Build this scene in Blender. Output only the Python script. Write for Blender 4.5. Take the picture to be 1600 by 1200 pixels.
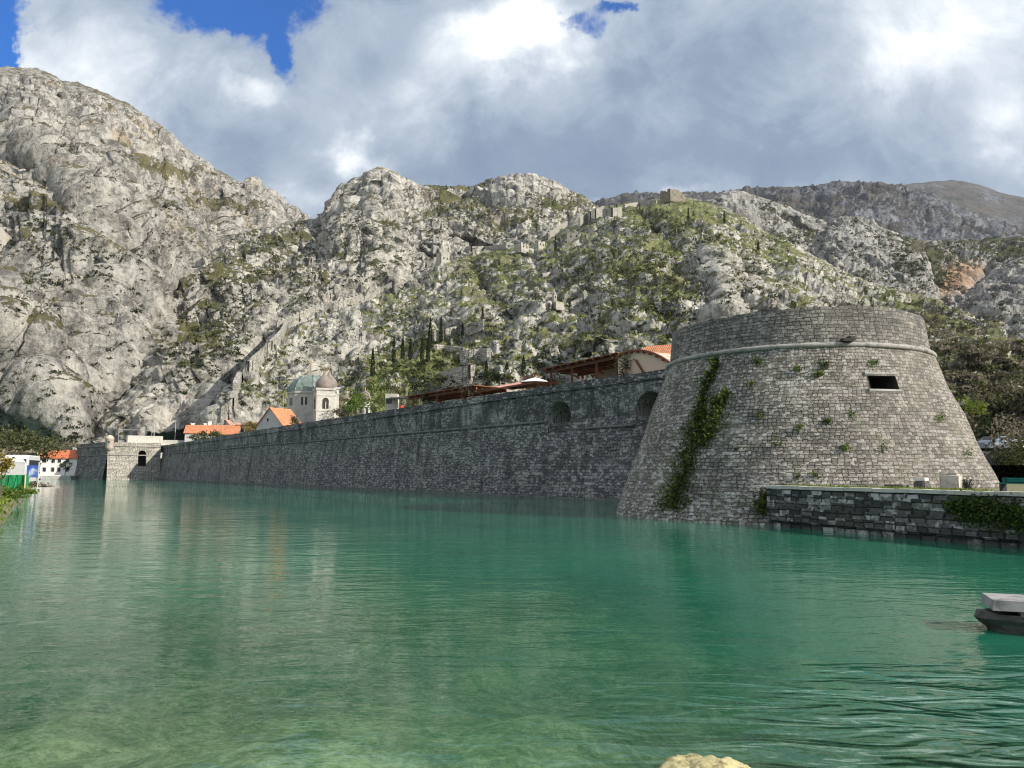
import bpy, bmesh, math, random
import numpy as np
from mathutils import Vector, Matrix
from mathutils.bvhtree import BVHTree

for _o in list(bpy.data.objects):
    bpy.data.objects.remove(_o)
S = bpy.context.scene
COL = S.collection
RND = random.Random(7)
R = math.radians

# ------------------------------------------------------------------ camera
F_PX = 1186.0                 # focal length in pixels of the 1600 px wide photograph
PITCH = R(6.43)
CAM_H = 2.6                   # eye height over the water
cam_d = bpy.data.cameras.new('camera')
cam = bpy.data.objects.new('camera', cam_d)
COL.objects.link(cam)
cam.location = (0, 0, CAM_H)
cam.rotation_euler = (R(90) + PITCH, 0, 0)
cam_d.sensor_width = 36
cam_d.lens = 36 * F_PX / 1600
cam_d.clip_start = 0.1
cam_d.clip_end = 30000
S.camera = cam
S.render.resolution_x, S.render.resolution_y = 1024, 768
S.view_settings.view_transform = 'Standard'
S.view_settings.look = 'None'
S.view_settings.exposure = 0.5
S.view_settings.gamma = 1.0
S.view_settings.use_curve_mapping = False
S.cycles.max_bounces = 6
S.cycles.diffuse_bounces = 2
S.cycles.glossy_bounces = 3
S.cycles.transparent_max_bounces = 12
S.cycles.caustics_reflective = False
S.cycles.caustics_refractive = False
S.cycles.filter_width = 1.15
S.cycles.use_denoising = True

# ------------------------------------------------------------------ sun and sky
SUN_AZ = R(64)      # measured from straight behind the viewer towards the right
SUN_EL = R(29)
sun_dir = Vector((math.sin(SUN_AZ) * math.cos(SUN_EL), -math.cos(SUN_AZ) * math.cos(SUN_EL), math.sin(SUN_EL)))
sun_d = bpy.data.lights.new('sun', 'SUN')
sun_d.energy = 4.9
sun_d.angle = R(0.5)
sun_d.color = (1.0, 0.93, 0.82)
sun = bpy.data.objects.new('sun', sun_d)
COL.objects.link(sun)
sun.rotation_euler = sun_dir.to_track_quat('Z', 'Y').to_euler()
sun.location = (60, -60, 80)


def ray(px, py):
    x = (px - 800) / F_PX
    y = (600 - py) / F_PX
    return x, math.cos(PITCH) - y * math.sin(PITCH), math.sin(PITCH) + y * math.cos(PITCH)


def at(px, py, Y):
    a, b, c = ray(px, py)
    k = Y / b
    return Vector((a * k, Y, CAM_H + c * k))


def on_z(px, py, z=0.0):
    a, b, c = ray(px, py)
    k = (z - CAM_H) / c
    return Vector((a * k, b * k, z))


def slope(px, py):
    a, b, c = ray(px, py)
    return a / b, c / b


class Nodes:
    """small helper that writes node trees tersely"""
    def __init__(self, nt):
        self.nt = nt

    def n(self, kind, ins=None, **props):
        nd = self.nt.nodes.new(kind)
        for k, v in props.items():
            setattr(nd, k, v)
        for k, v in (ins or {}).items():
            s = nd.inputs[k]
            if isinstance(v, bpy.types.NodeSocket):
                self.nt.links.new(v, s)
            else:
                s.default_value = v
        return nd

    def m(self, op, a, b=None, c=None, clamp=False):
        ins = {0: a}
        if b is not None:
            ins[1] = b
        if c is not None:
            ins[2] = c
        return self.n('ShaderNodeMath', ins, operation=op, use_clamp=clamp).outputs[0]

    def noise(self, vec, scale, detail=4, rough=0.55, dist=0.0, out=0):
        return self.n('ShaderNodeTexNoise', {'Vector': vec, 'Scale': scale, 'Detail': detail, 'Roughness': rough, 'Distortion': dist}).outputs[out]

    def mapr(self, v, a, b, c=0.0, d=1.0, smooth=True):
        nd = self.n('ShaderNodeMapRange', {'Value': v, 'From Min': a, 'From Max': b, 'To Min': c, 'To Max': d})
        nd.interpolation_type = 'SMOOTHSTEP' if smooth else 'LINEAR'
        return nd.outputs[0]

    def mix(self, f, a, b, blend='MIX'):
        nd = self.n('ShaderNodeMix', data_type='RGBA', blend_type=blend)
        for k, v in ((0, f), (6, a), (7, b)):
            if isinstance(v, bpy.types.NodeSocket):
                self.nt.links.new(v, nd.inputs[k])
            else:
                nd.inputs[k].default_value = v if k == 0 else (tuple(v) + (1.0,))[:4]
        return nd.outputs[2]

    def mapping(self, vec, scale=(1, 1, 1), rot=(0, 0, 0), loc=(0, 0, 0)):
        return self.n('ShaderNodeMapping', {'Vector': vec, 'Scale': scale, 'Rotation': rot, 'Location': loc}).outputs[0]

    def ramp(self, fac, stops):
        nd = self.n('ShaderNodeValToRGB', {'Fac': fac})
        cr = nd.color_ramp
        while len(cr.elements) < len(stops):
            cr.elements.new(0.5)
        for e, (p, c) in zip(cr.elements, stops):
            e.position = p
            e.color = (tuple(c) + (1.0,))[:4]
        return nd.outputs[0]


def build_world():
    w = bpy.data.worlds.new('World')
    S.world = w
    w.use_nodes = True
    nt = w.node_tree
    nt.nodes.clear()
    g = Nodes(nt)
    STR = 0.1
    sky = g.n('ShaderNodeTexSky', sky_type='NISHITA', sun_disc=False, sun_elevation=SUN_EL,
              sun_rotation=math.atan2(sun_dir.x, sun_dir.y), altitude=20.0, air_density=1.0, dust_density=0.4, ozone_density=2.2)
    blue = g.n('ShaderNodeHueSaturation', {'Saturation': 1.75, 'Value': SKY_V, 'Color': sky.outputs[0]}).outputs[0]
    blue = g.mix(1.0, blue, (0.62, 0.97, 1.38), 'MULTIPLY')
    d = g.n('ShaderNodeTexCoord').outputs['Generated']
    sp = g.n('ShaderNodeSeparateXYZ', {0: d})
    yy = g.m('MAXIMUM', g.m('ABSOLUTE', sp.outputs[1]), 0.25)
    u = g.m('DIVIDE', sp.outputs[0], yy)
    v = g.m('DIVIDE', sp.outputs[2], yy)
    back = g.m('LESS_THAN', sp.outputs[1], 0.0)
    p = g.n('ShaderNodeCombineXYZ', {0: u, 1: v, 2: back}).outputs[0]
    # ragged, billowing edges: warp the cloud plane with noise
    wn = g.noise(p, 4.2, 9, 0.62, 0.0, out=1)
    wv = g.n('ShaderNodeVectorMath', {0: wn, 1: (0.5, 0.5, 0.5)}, operation='SUBTRACT').outputs[0]
    wv = g.n('ShaderNodeVectorMath', {0: wv, 1: (0.30, 0.24, 0.0)}, operation='MULTIPLY').outputs[0]
    pw = g.n('ShaderNodeVectorMath', {0: p, 1: wv}, operation='ADD').outputs[0]

    def blob(px, py, rx, ry, vec=pw):
        cu, cv = slope(px, py)
        k = 1 / F_PX
        q = g.n('ShaderNodeVectorMath', {0: vec, 1: (cu, cv, 0)}, operation='SUBTRACT').outputs[0]
        q = g.n('ShaderNodeVectorMath', {0: q, 1: (1 / (rx * k * 1.05), 1 / (ry * k * 1.1), 3.0)}, operation='MULTIPLY').outputs[0]
        q = g.n('ShaderNodeVectorMath', {0: q, 1: q}, operation='DOT_PRODUCT').outputs[1]
        return g.m('POWER', 2.718, g.m('MULTIPLY', q, -1.0))

    def total(items, base):
        acc = base
        for px, py, rx, ry, a in items:
            acc = g.m('ADD', acc, g.m('MULTIPLY', blob(px, py, rx, ry), a)) if not isinstance(acc, float) else g.m('MULTIPLY_ADD', blob(px, py, rx, ry), a, acc)
        return acc
    holes = [(405, 10, 105, 52, 1.25), (330, -30, 150, 60, 0.9), (462, 70, 28, 48, 0.95), (5, 60, 38, 52, 1.3), (-60, 20, 80, 80, 1.0), (912, 22, 34, 26, 0.75), (965, -5, 28, 16, 0.8), (520, -110, 260, 60, 0.8)]
    hole = total(holes, 0.0)
    fn = g.noise(p, 7.0, 11, 0.66, 0.6)
    fn2 = g.noise(p, 2.6, 8, 0.58, 0.25)
    hv = g.m('ADD', hole, g.m('MULTIPLY', g.m('SUBTRACT', fn, 0.5), 1.5))
    cover = g.mapr(hv, 0.30, 0.80, 1.0, 0.0)
    light = [(830, 35, 95, 62, 0.46), (760, 80, 60, 50, 0.22), (690, 140, 70, 70, 0.16), (150, 70, 190, 70, 0.30), (380, 125, 80, 28, 0.26), (250, 150, 180, 50, 0.12), (545, 245, 50, 32, 0.36),
             (590, 40, 70, 60, 0.10), (1360, 95, 150, 75, 0.24), (1480, 60, 130, 90, 0.16), (1570, 215, 90, 55, 0.26), (1210, 170, 60, 40, 0.12), (980, 305, 60, 10, 0.3), (430, 330, 90, 30, 0.16),
             (620, 180, 60, 40, 0.12), (1600, 10, 150, 60, 0.12),
             (1450, -260, 420, 190, 0.9), (860, 240, 260, 60, -0.17), (1150, 235, 200, 55, -0.10), (870, 300, 120, 26, -0.12), (1010, 90, 110, 80, -0.08), (470, 190, 60, 70, -0.05), (1180, 60, 80, 60, -0.05), (1300, 260, 180, 40, -0.02)]
    lit = total(light, 0.40)
    lit = g.m('ADD', lit, g.m('MULTIPLY', g.m('SUBTRACT', fn2, 0.5), 0.85))
    lit = g.m('ADD', lit, g.m('MULTIPLY', g.m('SUBTRACT', fn, 0.5), 0.55))
    lit = g.m('ADD', lit, g.mapr(v, 0.70, 1.25, 0.0, 0.26))
    cl = g.ramp(lit, [(0.0, (0.13, 0.19, 0.30)), (0.28, (0.22, 0.29, 0.40)), (0.5, (0.42, 0.49, 0.58)), (0.66, (0.70, 0.75, 0.81)), (0.80, (1.0, 1.0, 1.0)), (1.0, (2.8, 2.8, 2.8))])
    cl = g.mix(1.0, cl, (CLOUD_V / STR,) * 3, 'MULTIPLY')
    out = g.mix(cover, blue, cl)
    bg = g.n('ShaderNodeBackground', {'Color': out, 'Strength': STR})
    g.n('ShaderNodeOutputWorld', {'Surface': bg.outputs[0]})
    w.cycles.sampling_method = 'MANUAL'
    w.cycles.sample_map_resolution = 512


SKY_V = 0.92
CLOUD_V = 0.86
build_world()

# ------------------------------------------------------------------ tags and mesh builder


def tag(o, label=None, cat=None, group=None, kind=None):
    for k, v in (('label', label), ('category', cat), ('group', group), ('kind', kind)):
        if v:
            o[k] = v
    return o


def empty(name, loc, label=None, cat=None, group=None, rz=0.0):
    o = bpy.data.objects.new(name, None)
    o.empty_display_size = 0.5
    o.location = loc
    o.rotation_euler.z = rz
    COL.objects.link(o)
    return tag(o, label, cat, group)


def children(o):
    return [c for c in COL.objects if c.parent == o]


def copy_tree(o, parent=None):
    c = o.copy()
    COL.objects.link(c)
    if parent:
        c.parent = parent
    for ch in [k for k in o.children]:
        copy_tree(ch, c)
    return c


def world_loc(o):
    p = Vector(o.location)
    while o.parent:
        o = o.parent
        p = p + Vector(o.location)
    return p


class MB:
    """collects polygons; builds ONE mesh object"""
    def __init__(self):
        self.v, self.f, self.uv, self.mi = [], [], {}, []

    def add(self, verts, faces, uvs=None, mi=0):
        b = len(self.v)
        self.v += [tuple(p) for p in verts]
        for i, fc in enumerate(faces):
            if uvs is not None:
                self.uv[len(self.f)] = uvs[i]
            self.f.append(tuple(b + k for k in fc))
            self.mi.append(mi)
        return self

    def quad(self, a, b, c, d, uv=None, mi=0):
        return self.add([a, b, c, d], [(0, 1, 2, 3)], [uv] if uv else None, mi)

    def box(self, c, s, rz=0.0, tilt=None, mi=0):
        m = Matrix.Rotation(rz, 4, 'Z')
        if tilt:
            m = m @ Matrix.Rotation(tilt[0], 4, 'X') @ Matrix.Rotation(tilt[1], 4, 'Y')
        c = Vector(c)
        vs = [c + m @ Vector((x * s[0] / 2, y * s[1] / 2, z * s[2] / 2)) for x in (-1, 1) for y in (-1, 1) for z in (-1, 1)]
        return self.add(vs, [(0, 1, 3, 2), (4, 6, 7, 5), (0, 4, 5, 1), (2, 3, 7, 6), (0, 2, 6, 4), (1, 5, 7, 3)], mi=mi)

    def tube(self, a, b, r0, r1=None, n=8, caps=True, mi=0):
        a, b = Vector(a), Vector(b)
        r1 = r0 if r1 is None else r1
        q = (b - a).to_track_quat('Z', 'Y').to_matrix()
        vs = []
        for p, r in ((a, r0), (b, r1)):
            for i in range(n):
                t = 2 * math.pi * i / n
                vs.append(p + q @ Vector((r * math.cos(t), r * math.sin(t), 0)))
        fs = [(i, (i + 1) % n, n + (i + 1) % n, n + i) for i in range(n)]
        if caps:
            fs += [tuple(range(n - 1, -1, -1)), tuple(range(n, 2 * n))]
        return self.add(vs, fs, mi=mi)

    def lathe(self, c, prof, n=16, mi=0, rot=0.0):
        c = Vector(c)
        vs, fs = [], []
        for r, z in prof:
            for i in range(n):
                t = 2 * math.pi * i / n + rot
                vs.append(c + Vector((r * math.cos(t), r * math.sin(t), z)))
        for k in range(len(prof) - 1):
            for i in range(n):
                j = (i + 1) % n
                fs.append((k * n + i, k * n + j, (k + 1) * n + j, (k + 1) * n + i))
        fs.append(tuple(range(n - 1, -1, -1)))
        fs.append(tuple(range((len(prof) - 1) * n, len(prof) * n)))
        return self.add(vs, fs, mi=mi)

    def prism(self, poly, z0, z1, mi=0):
        n = len(poly)
        vs = [(x, y, z0) for x, y in poly] + [(x, y, z1) for x, y in poly]
        fs = [(i, (i + 1) % n, n + (i + 1) % n, n + i) for i in range(n)]
        fs += [tuple(range(n - 1, -1, -1)), tuple(range(n, 2 * n))]
        return self.add(vs, fs, mi=mi)

    def build(self, name, mat, parent=None, smooth=False, loc=None):
        me = bpy.data.meshes.new(name)
        off = world_loc(parent) if parent else Vector(loc if loc is not None else (0, 0, 0))
        vs = np.array(self.v, dtype=np.float64) - np.array(off)
        me.from_pydata([tuple(p) for p in vs], [], self.f)
        if self.uv:
            ul = me.uv_layers.new(name='UVMap')
            for p in me.polygons:
                uvs = self.uv.get(p.index)
                if uvs:
                    for k, li in enumerate(p.loop_indices):
                        ul.data[li].uv = uvs[k]
        mats = mat if isinstance(mat, (list, tuple)) else [mat]
        for m in mats:
            me.materials.append(m)
        if len(mats) > 1:
            me.polygons.foreach_set('material_index', self.mi)
        if smooth:
            me.polygons.foreach_set('use_smooth', [True] * len(me.polygons))
        o = bpy.data.objects.new(name, me)
        COL.objects.link(o)
        if parent:
            o.parent = parent
        else:
            o.location = off
        return o


def np_mesh(name, V, Fq, mat, attrs=None, smooth=True):
    """mesh from numpy arrays: V (n,3), Fq (m,4) or (m,3)"""
    me = bpy.data.meshes.new(name)
    me.vertices.add(len(V))
    me.vertices.foreach_set('co', np.asarray(V, np.float32).ravel())
    k = Fq.shape[1]
    me.loops.add(len(Fq) * k)
    me.loops.foreach_set('vertex_index', np.asarray(Fq, np.int32).ravel())
    me.polygons.add(len(Fq))
    me.polygons.foreach_set('loop_start', np.arange(0, len(Fq) * k, k, dtype=np.int32))
    me.polygons.foreach_set('loop_total', np.full(len(Fq), k, np.int32))
    me.polygons.foreach_set('use_smooth', np.full(len(Fq), smooth))
    me.update(calc_edges=True)
    for an, arr in (attrs or {}).items():
        a = me.attributes.new(an, 'FLOAT', 'POINT')
        a.data.foreach_set('value', np.asarray(arr, np.float32).ravel())
    me.materials.append(mat)
    o = bpy.data.objects.new(name, me)
    COL.objects.link(o)
    return o


# ------------------------------------------------------------------ numpy gradient noise
_rs = np.random.RandomState(11)
_perm = _rs.permutation(256).astype(np.int32)
_perm = np.concatenate([_perm, _perm, _perm])
_gr = _rs.normal(size=(256, 3))
_gr /= np.linalg.norm(_gr, axis=1)[:, None]
_gr = _gr.astype(np.float32)


def pnoise(P):
    P = np.asarray(P, np.float32)
    I = np.floor(P).astype(np.int32)
    f = P - I
    I &= 255
    w = f * f * f * (f * (f * 6 - 15) + 10)
    out = np.zeros(len(P), np.float32)
    for dx in (0, 1):
        a = _perm[I[:, 0] + dx]
        wx = w[:, 0] if dx else 1 - w[:, 0]
        for dy in (0, 1):
            b = _perm[a + I[:, 1] + dy]
            wy = wx * (w[:, 1] if dy else 1 - w[:, 1])
            for dz in (0, 1):
                h = _perm[b + I[:, 2] + dz]
                g = _gr[h]
                dot = g[:, 0] * (f[:, 0] - dx) + g[:, 1] * (f[:, 1] - dy) + g[:, 2] * (f[:, 2] - dz)
                out += wy * (w[:, 2] if dz else 1 - w[:, 2]) * dot
    return out * 1.5


def fbm(P, octs=5, gain=0.5, lac=2.03, kind='n'):
    out = np.zeros(len(P), np.float32)
    a, tot = 1.0, 0.0
    Q = np.asarray(P, np.float32).copy()
    for i in range(octs):
        n = pnoise(Q)
        if kind == 'r':
            n = 1 - 2 * np.abs(n)
        elif kind == 'b':
            n = 2 * np.abs(n) - 0.5
        out += a * n
        tot += a
        a *= gain
        Q = Q * lac + 17.3
    return out / tot
# ------------------------------------------------------------------ materials


def new_mat(name):
    m = bpy.data.materials.new(name)
    m.use_nodes = True
    nt = m.node_tree
    nt.nodes.clear()
    return m, Nodes(nt)


def finish(g, col, rough=0.9, normal=None, spec=0.25, metal=0.0, **extra):
    ins = {'Base Color': col if isinstance(col, bpy.types.NodeSocket) else (tuple(col) + (1.0,))[:4], 'Roughness': rough, 'Metallic': metal, 'Specular IOR Level': spec}
    if normal is not None:
        ins['Normal'] = normal
    ins.update(extra)
    b = g.n('ShaderNodeBsdfPrincipled', ins)
    g.n('ShaderNodeOutputMaterial', {'Surface': b.outputs[0]})


def rock_mat(name, light, dark, greens, veg_bias=0.0, veg_scale=0.045, brown=0.3, warm=(0.40, 0.29, 0.17), warm_amt=0.5, scale=1.0):
    m, g = new_mat(name)
    co = g.n('ShaderNodeTexCoord').outputs['Object']
    veg_a = g.n('ShaderNodeAttribute', attribute_name='veg').outputs['Fac']
    warm_a = g.n('ShaderNodeAttribute', attribute_name='warm').outputs['Fac']
    nz = g.n('ShaderNodeSeparateXYZ', {0: g.n('ShaderNodeNewGeometry').outputs['Normal']}).outputs[2]
    st = g.mapping(co, (1.0, 0.6, 0.28), (0, R(38), 0))
    nA = g.noise(co, 0.012 * scale, 6, 0.6)
    nB = g.noise(st, 0.11 * scale, 9, 0.68, 0.4)
    nC = g.noise(co, 0.5 * scale, 6, 0.7)
    nD = g.noise(co, 0.05 * scale, 8, 0.62)
    f = g.m('ADD', g.m('MULTIPLY', nB, 0.62), g.m('MULTIPLY', nC, 0.38))
    rock = g.ramp(f, [(0.36, tuple(0.7 * c for c in dark)), (0.44, dark), (0.495, tuple(0.45 * a + 0.55 * b for a, b in zip(dark, light))), (0.55, light), (0.66, tuple(min(1, c * 1.25) for c in light))])
    wm = g.m('MULTIPLY', g.mapr(g.m('ADD', nA, g.m('MULTIPLY', nD, 0.5)), 0.78, 0.98), warm_amt)
    rock = g.mix(wm, rock, warm)
    rock = g.mix(g.m('MULTIPLY', warm_a, 0.75), rock, (0.38, 0.22, 0.115))
    # plants hold on where the rock is flatter, in patches
    vn = g.noise(co, veg_scale * scale, 10, 0.66)
    vf = g.noise(co, 0.35 * scale, 5, 0.7)
    s = g.m('ADD', g.m('ADD', vn, g.m('MULTIPLY', g.m('SUBTRACT', vf, 0.5), 0.85)), veg_a)
    s = g.m('ADD', s, g.m('MULTIPLY', g.m('SUBTRACT', nz, 0.6), 0.30))
    mask = g.mapr(s, 0.61 - veg_bias, 0.67 - veg_bias)
    gn = g.noise(co, 0.03 * scale, 7, 0.65)
    gf = g.noise(co, 0.8 * scale, 4, 0.7)
    green = g.ramp(g.m('ADD', g.m('MULTIPLY', gn, 0.7), g.m('MULTIPLY', gf, 0.3)), [(0.38, greens[0]), (0.46, greens[1]), (0.53, greens[2]), (0.64, greens[3])])
    col = g.mix(mask, rock, green)
    bh = g.m('ADD', g.m('MULTIPLY', nB, 2.2 / scale), g.m('MULTIPLY', nC, 1.0 / scale))
    bh = g.m('ADD', bh, g.m('MULTIPLY', g.m('MULTIPLY', vf, mask), 1.2 / scale))
    bump = g.n('ShaderNodeBump', {'Strength': 0.85, 'Distance': 1.6, 'Height': bh}).outputs[0]
    finish(g, col, 0.95, bump, 0.1)
    return m


GREENS = [(0.040, 0.048, 0.020), (0.09, 0.10, 0.042), (0.185, 0.198, 0.076), (0.22, 0.195, 0.13)]
DRY = [(0.030, 0.032, 0.018), (0.075, 0.072, 0.040), (0.13, 0.12, 0.06), (0.21, 0.165, 0.10)]
M_ROCK_LEFT = rock_mat('limestone_cliff', (0.38, 0.365, 0.33), (0.145, 0.14, 0.13), DRY, 0.012, 0.05, warm_amt=0.45)
M_ROCK_MID = rock_mat('limestone_crags', (0.43, 0.41, 0.365), (0.15, 0.145, 0.13), [(0.035, 0.04, 0.02), (0.075, 0.078, 0.035), (0.11, 0.11, 0.045), (0.15, 0.125, 0.08)], 0.0, 0.04, warm_amt=0.3)
M_ROCK_HILL = rock_mat('overgrown_limestone', (0.46, 0.445, 0.395), (0.16, 0.155, 0.14), GREENS, 0.04, 0.05, warm_amt=0.15, scale=1.3)
M_ROCK_FAR = rock_mat('distant_mountain', (0.175, 0.18, 0.195), (0.06, 0.065, 0.075), [(0.035, 0.038, 0.035), (0.06, 0.058, 0.05), (0.085, 0.075, 0.065), (0.11, 0.095, 0.08)], 0.085, 0.012, warm_amt=0.1, scale=0.5)  # rock tone darkened and blued to stand in for cloud shade
M_ROCK_RIGHT = rock_mat('grey_crags', (0.34, 0.33, 0.31), (0.12, 0.12, 0.115), [(0.03, 0.034, 0.018), (0.06, 0.062, 0.032), (0.085, 0.085, 0.04), (0.12, 0.105, 0.07)], 0.0, 0.04, warm_amt=0.15)

# ------------------------------------------------------------------ mountains


def seg_dist(X, Y, pts):
    """distance in photo pixels from every (X, Y) to a polyline, for laying out gullies and spurs"""
    best = np.full(X.shape, 1e9)
    for (x0, y0), (x1, y1) in zip(pts[:-1], pts[1:]):
        dx, dy = x1 - x0, y1 - y0
        t = np.clip(((X - x0) * dx + (Y - y0) * dy) / (dx * dx + dy * dy + 1e-9), 0, 1)
        best = np.minimum(best, np.hypot(X - x0 - t * dx, Y - y0 - t * dy))
    return best


BVHS = {}
STEP = 1.35


def sheet(name, ctrl, mat, disp, veg=(), warm=(), gullies=(), veg_lines=(), near=None, basefade=0.05, bulge=0.0, back=(200, 0.55), label=None, step=STEP, ragged=1.0, lo=-420, hi=2000):
    """A hillside as terrain: each column of ctrl gives the crest (photo px, its distance) and the foot (px, distance).
    The slope between is ruled in 3D, then gullies, spurs and crags are displaced into it; behind the crest it falls away."""
    c = np.array(ctrl, float)
    xs = np.concatenate([np.arange(c[0, 0], min(-40, c[-1, 0]), 5.0) if c[0, 0] < -40 else np.array([]),
                         np.arange(max(c[0, 0], -40), min(c[-1, 0], 1640), step),
                         np.arange(1640, c[-1, 0], 5.0) if c[-1, 0] > 1640 else np.array([])])
    rp, rY, bp, bY = (np.interp(xs, c[:, 0], c[:, i]) for i in (1, 2, 3, 4))
    # break the straight runs of the traced crest
    rp = rp + ragged * (fbm(np.stack([xs / 23, xs * 0, xs * 0 + 3.1], 1), 4) * 5)
    M = int(np.max(bp - rp) / step) + 2
    v = np.linspace(0, 1, M)[:, None]
    PY = bp + (rp - bp) * v
    PX = np.broadcast_to(xs, PY.shape)
    yy = (600 - PY) / F_PX
    b = math.cos(PITCH) - yy * math.sin(PITCH)
    T = (math.sin(PITCH) + yy * math.cos(PITCH)) / b
    U = ((PX - 800) / F_PX) / b
    zB, zR = T[0] * bY, T[-1] * rY
    s = (zR - zB) / (rY - bY)
    Yd = (zB - s * bY) / np.minimum(T - s, -1e-4) if False else (zB - s * bY) / (T - s)
    lin = bY + (rY - bY) * v
    Yd = np.where(np.isfinite(Yd), Yd, lin)
    Yd = np.clip(Yd, np.minimum(bY, rY), np.maximum(bY, rY))
    Yd = Yd * (1 - bulge * 4 * v * (1 - v))
    for pts, wpx, push in gullies:
        d = seg_dist(PX, PY, pts)
        Yd = Yd + push * np.exp(-(d / wpx) ** 2)
    P = np.stack([U * Yd, Yd, CAM_H + T * Yd], -1)
    # rows behind the crest
    k = np.array([0.03, 0.1, 0.25, 0.5, 1.0])[:, None, None]
    dirv = np.stack([U[-1], np.ones_like(xs), np.zeros_like(xs)], -1)
    Bk = P[-1][None] + k * back[0] * dirv[None] - k * np.array([0, 0, back[0] * back[1]])
    Pall = np.concatenate([P, Bk], 0)
    nr, nc = Pall.shape[:2]
    dV = np.gradient(Pall, axis=0)
    dU = np.gradient(Pall, axis=1)
    N = np.cross(dU, dV)
    N /= np.linalg.norm(N, axis=-1, keepdims=True) + 1e-9
    flip = (N[..., 1] > 0.6)[..., None]
    N = np.where(flip, -N, N)
    Q = Pall.reshape(-1, 3)
    Nf = N.reshape(-1, 3)
    view = Q - np.array([0, 0, CAM_H])
    view /= np.linalg.norm(view, axis=1)[:, None]
    fade = np.ones(nr)
    fade[:M] = np.clip((1 - v[:, 0]) / 0.06, 0.12, 1) * np.clip(v[:, 0] / basefade, 0.06, 1)
    fade[M:] = 0.12
    fade = np.repeat(fade, nc)
    # along-strike stretched coordinates give slabs and ribs
    ca, sa = math.cos(R(34)), math.sin(R(34))
    D = np.stack([(Q[:, 0] * ca + Q[:, 2] * sa) * 1.0, Q[:, 1] * 0.7, (-Q[:, 0] * sa + Q[:, 2] * ca) * 0.42], 1)
    out = np.zeros_like(Q)
    nearf = np.clip((Q[:, 1] / near) ** 1.2, 0.08, 1) if near else 1.0
    for lam, amp, kind, octs, mode in disp:
        src = D if mode.endswith('s') else Q
        warp = fbm(Q / (lam * 1.7) + 5.5, 2)[:, None] * 0.35
        n = fbm(src / lam + warp, octs, 0.60 if lam < 60 else 0.52, kind=kind) * amp
        fd = fade * nearf if lam > 25 else (0.35 + 0.65 * fade) * (np.maximum(nearf, 0.45) if near else 1.0)
        out += (view if mode[0] == 'v' else Nf) * (n * fd)[:, None] * (-1 if mode[0] == 'v' else 1)
    Q = Q + out
    at_veg = np.zeros(nr * nc)
    at_w = np.zeros(nr * nc)
    PXa = np.concatenate([PX, np.repeat(xs[None], len(k), 0)], 0).ravel()
    PYa = np.concatenate([PY, np.repeat(PY[-1][None], len(k), 0)], 0).ravel()
    for arr, blobs in ((at_veg, veg), (at_w, warm)):
        for x, y, rx, ry, a in blobs:
            arr += a * np.exp(-((PXa - x) / rx) ** 2 - ((PYa - y) / ry) ** 2)
    for pts, w, a in veg_lines:
        at_veg += a * np.exp(-(seg_dist(PXa, PYa, pts) / w) ** 2)
    idx = np.arange(nr * nc).reshape(nr, nc)
    Fq = np.stack([idx[:-1, :-1], idx[:-1, 1:], idx[1:, 1:], idx[1:, :-1]], -1).reshape(-1, 4)
    o = np_mesh(name, Q, Fq, mat, {'veg': at_veg, 'warm': np.clip(at_w, 0, 1)})
    tag(o, label, None, None, 'structure')
    # coarse copy for finding ground points
    Qc = Q.reshape(nr, nc, 3)[::2, ::2]
    a, b2 = Qc.shape[:2]
    ic = np.arange(a * b2).reshape(a, b2)
    Fc = np.stack([ic[:-1, :-1], ic[:-1, 1:], ic[1:, 1:], ic[1:, :-1]], -1).reshape(-1, 4)
    BVHS[o.name] = BVHTree.FromPolygons(Qc.reshape(-1, 3).tolist(), Fc.tolist())
    return o


def hit(px, py, only=None):
    """the first hillside point seen at a photo pixel"""
    d = Vector(ray(px, py)).normalized()
    best = None
    for k, t in BVHS.items():
        if only and k not in only:
            continue
        loc, nor, i, dist = t.ray_cast(Vector((0, 0, CAM_H)), d)
        if loc is not None and (best is None or dist < best[1]):
            best = (loc, dist, nor)
    return best[0] if best else None


def ground_below(x, y):
    best = None
    for t in BVHS.values():
        loc, nor, i, dist = t.ray_cast(Vector((x, y, 2500)), Vector((0, 0, -1)))
        if loc is not None and (best is None or loc.z > best):
            best = loc.z
    return best


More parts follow.
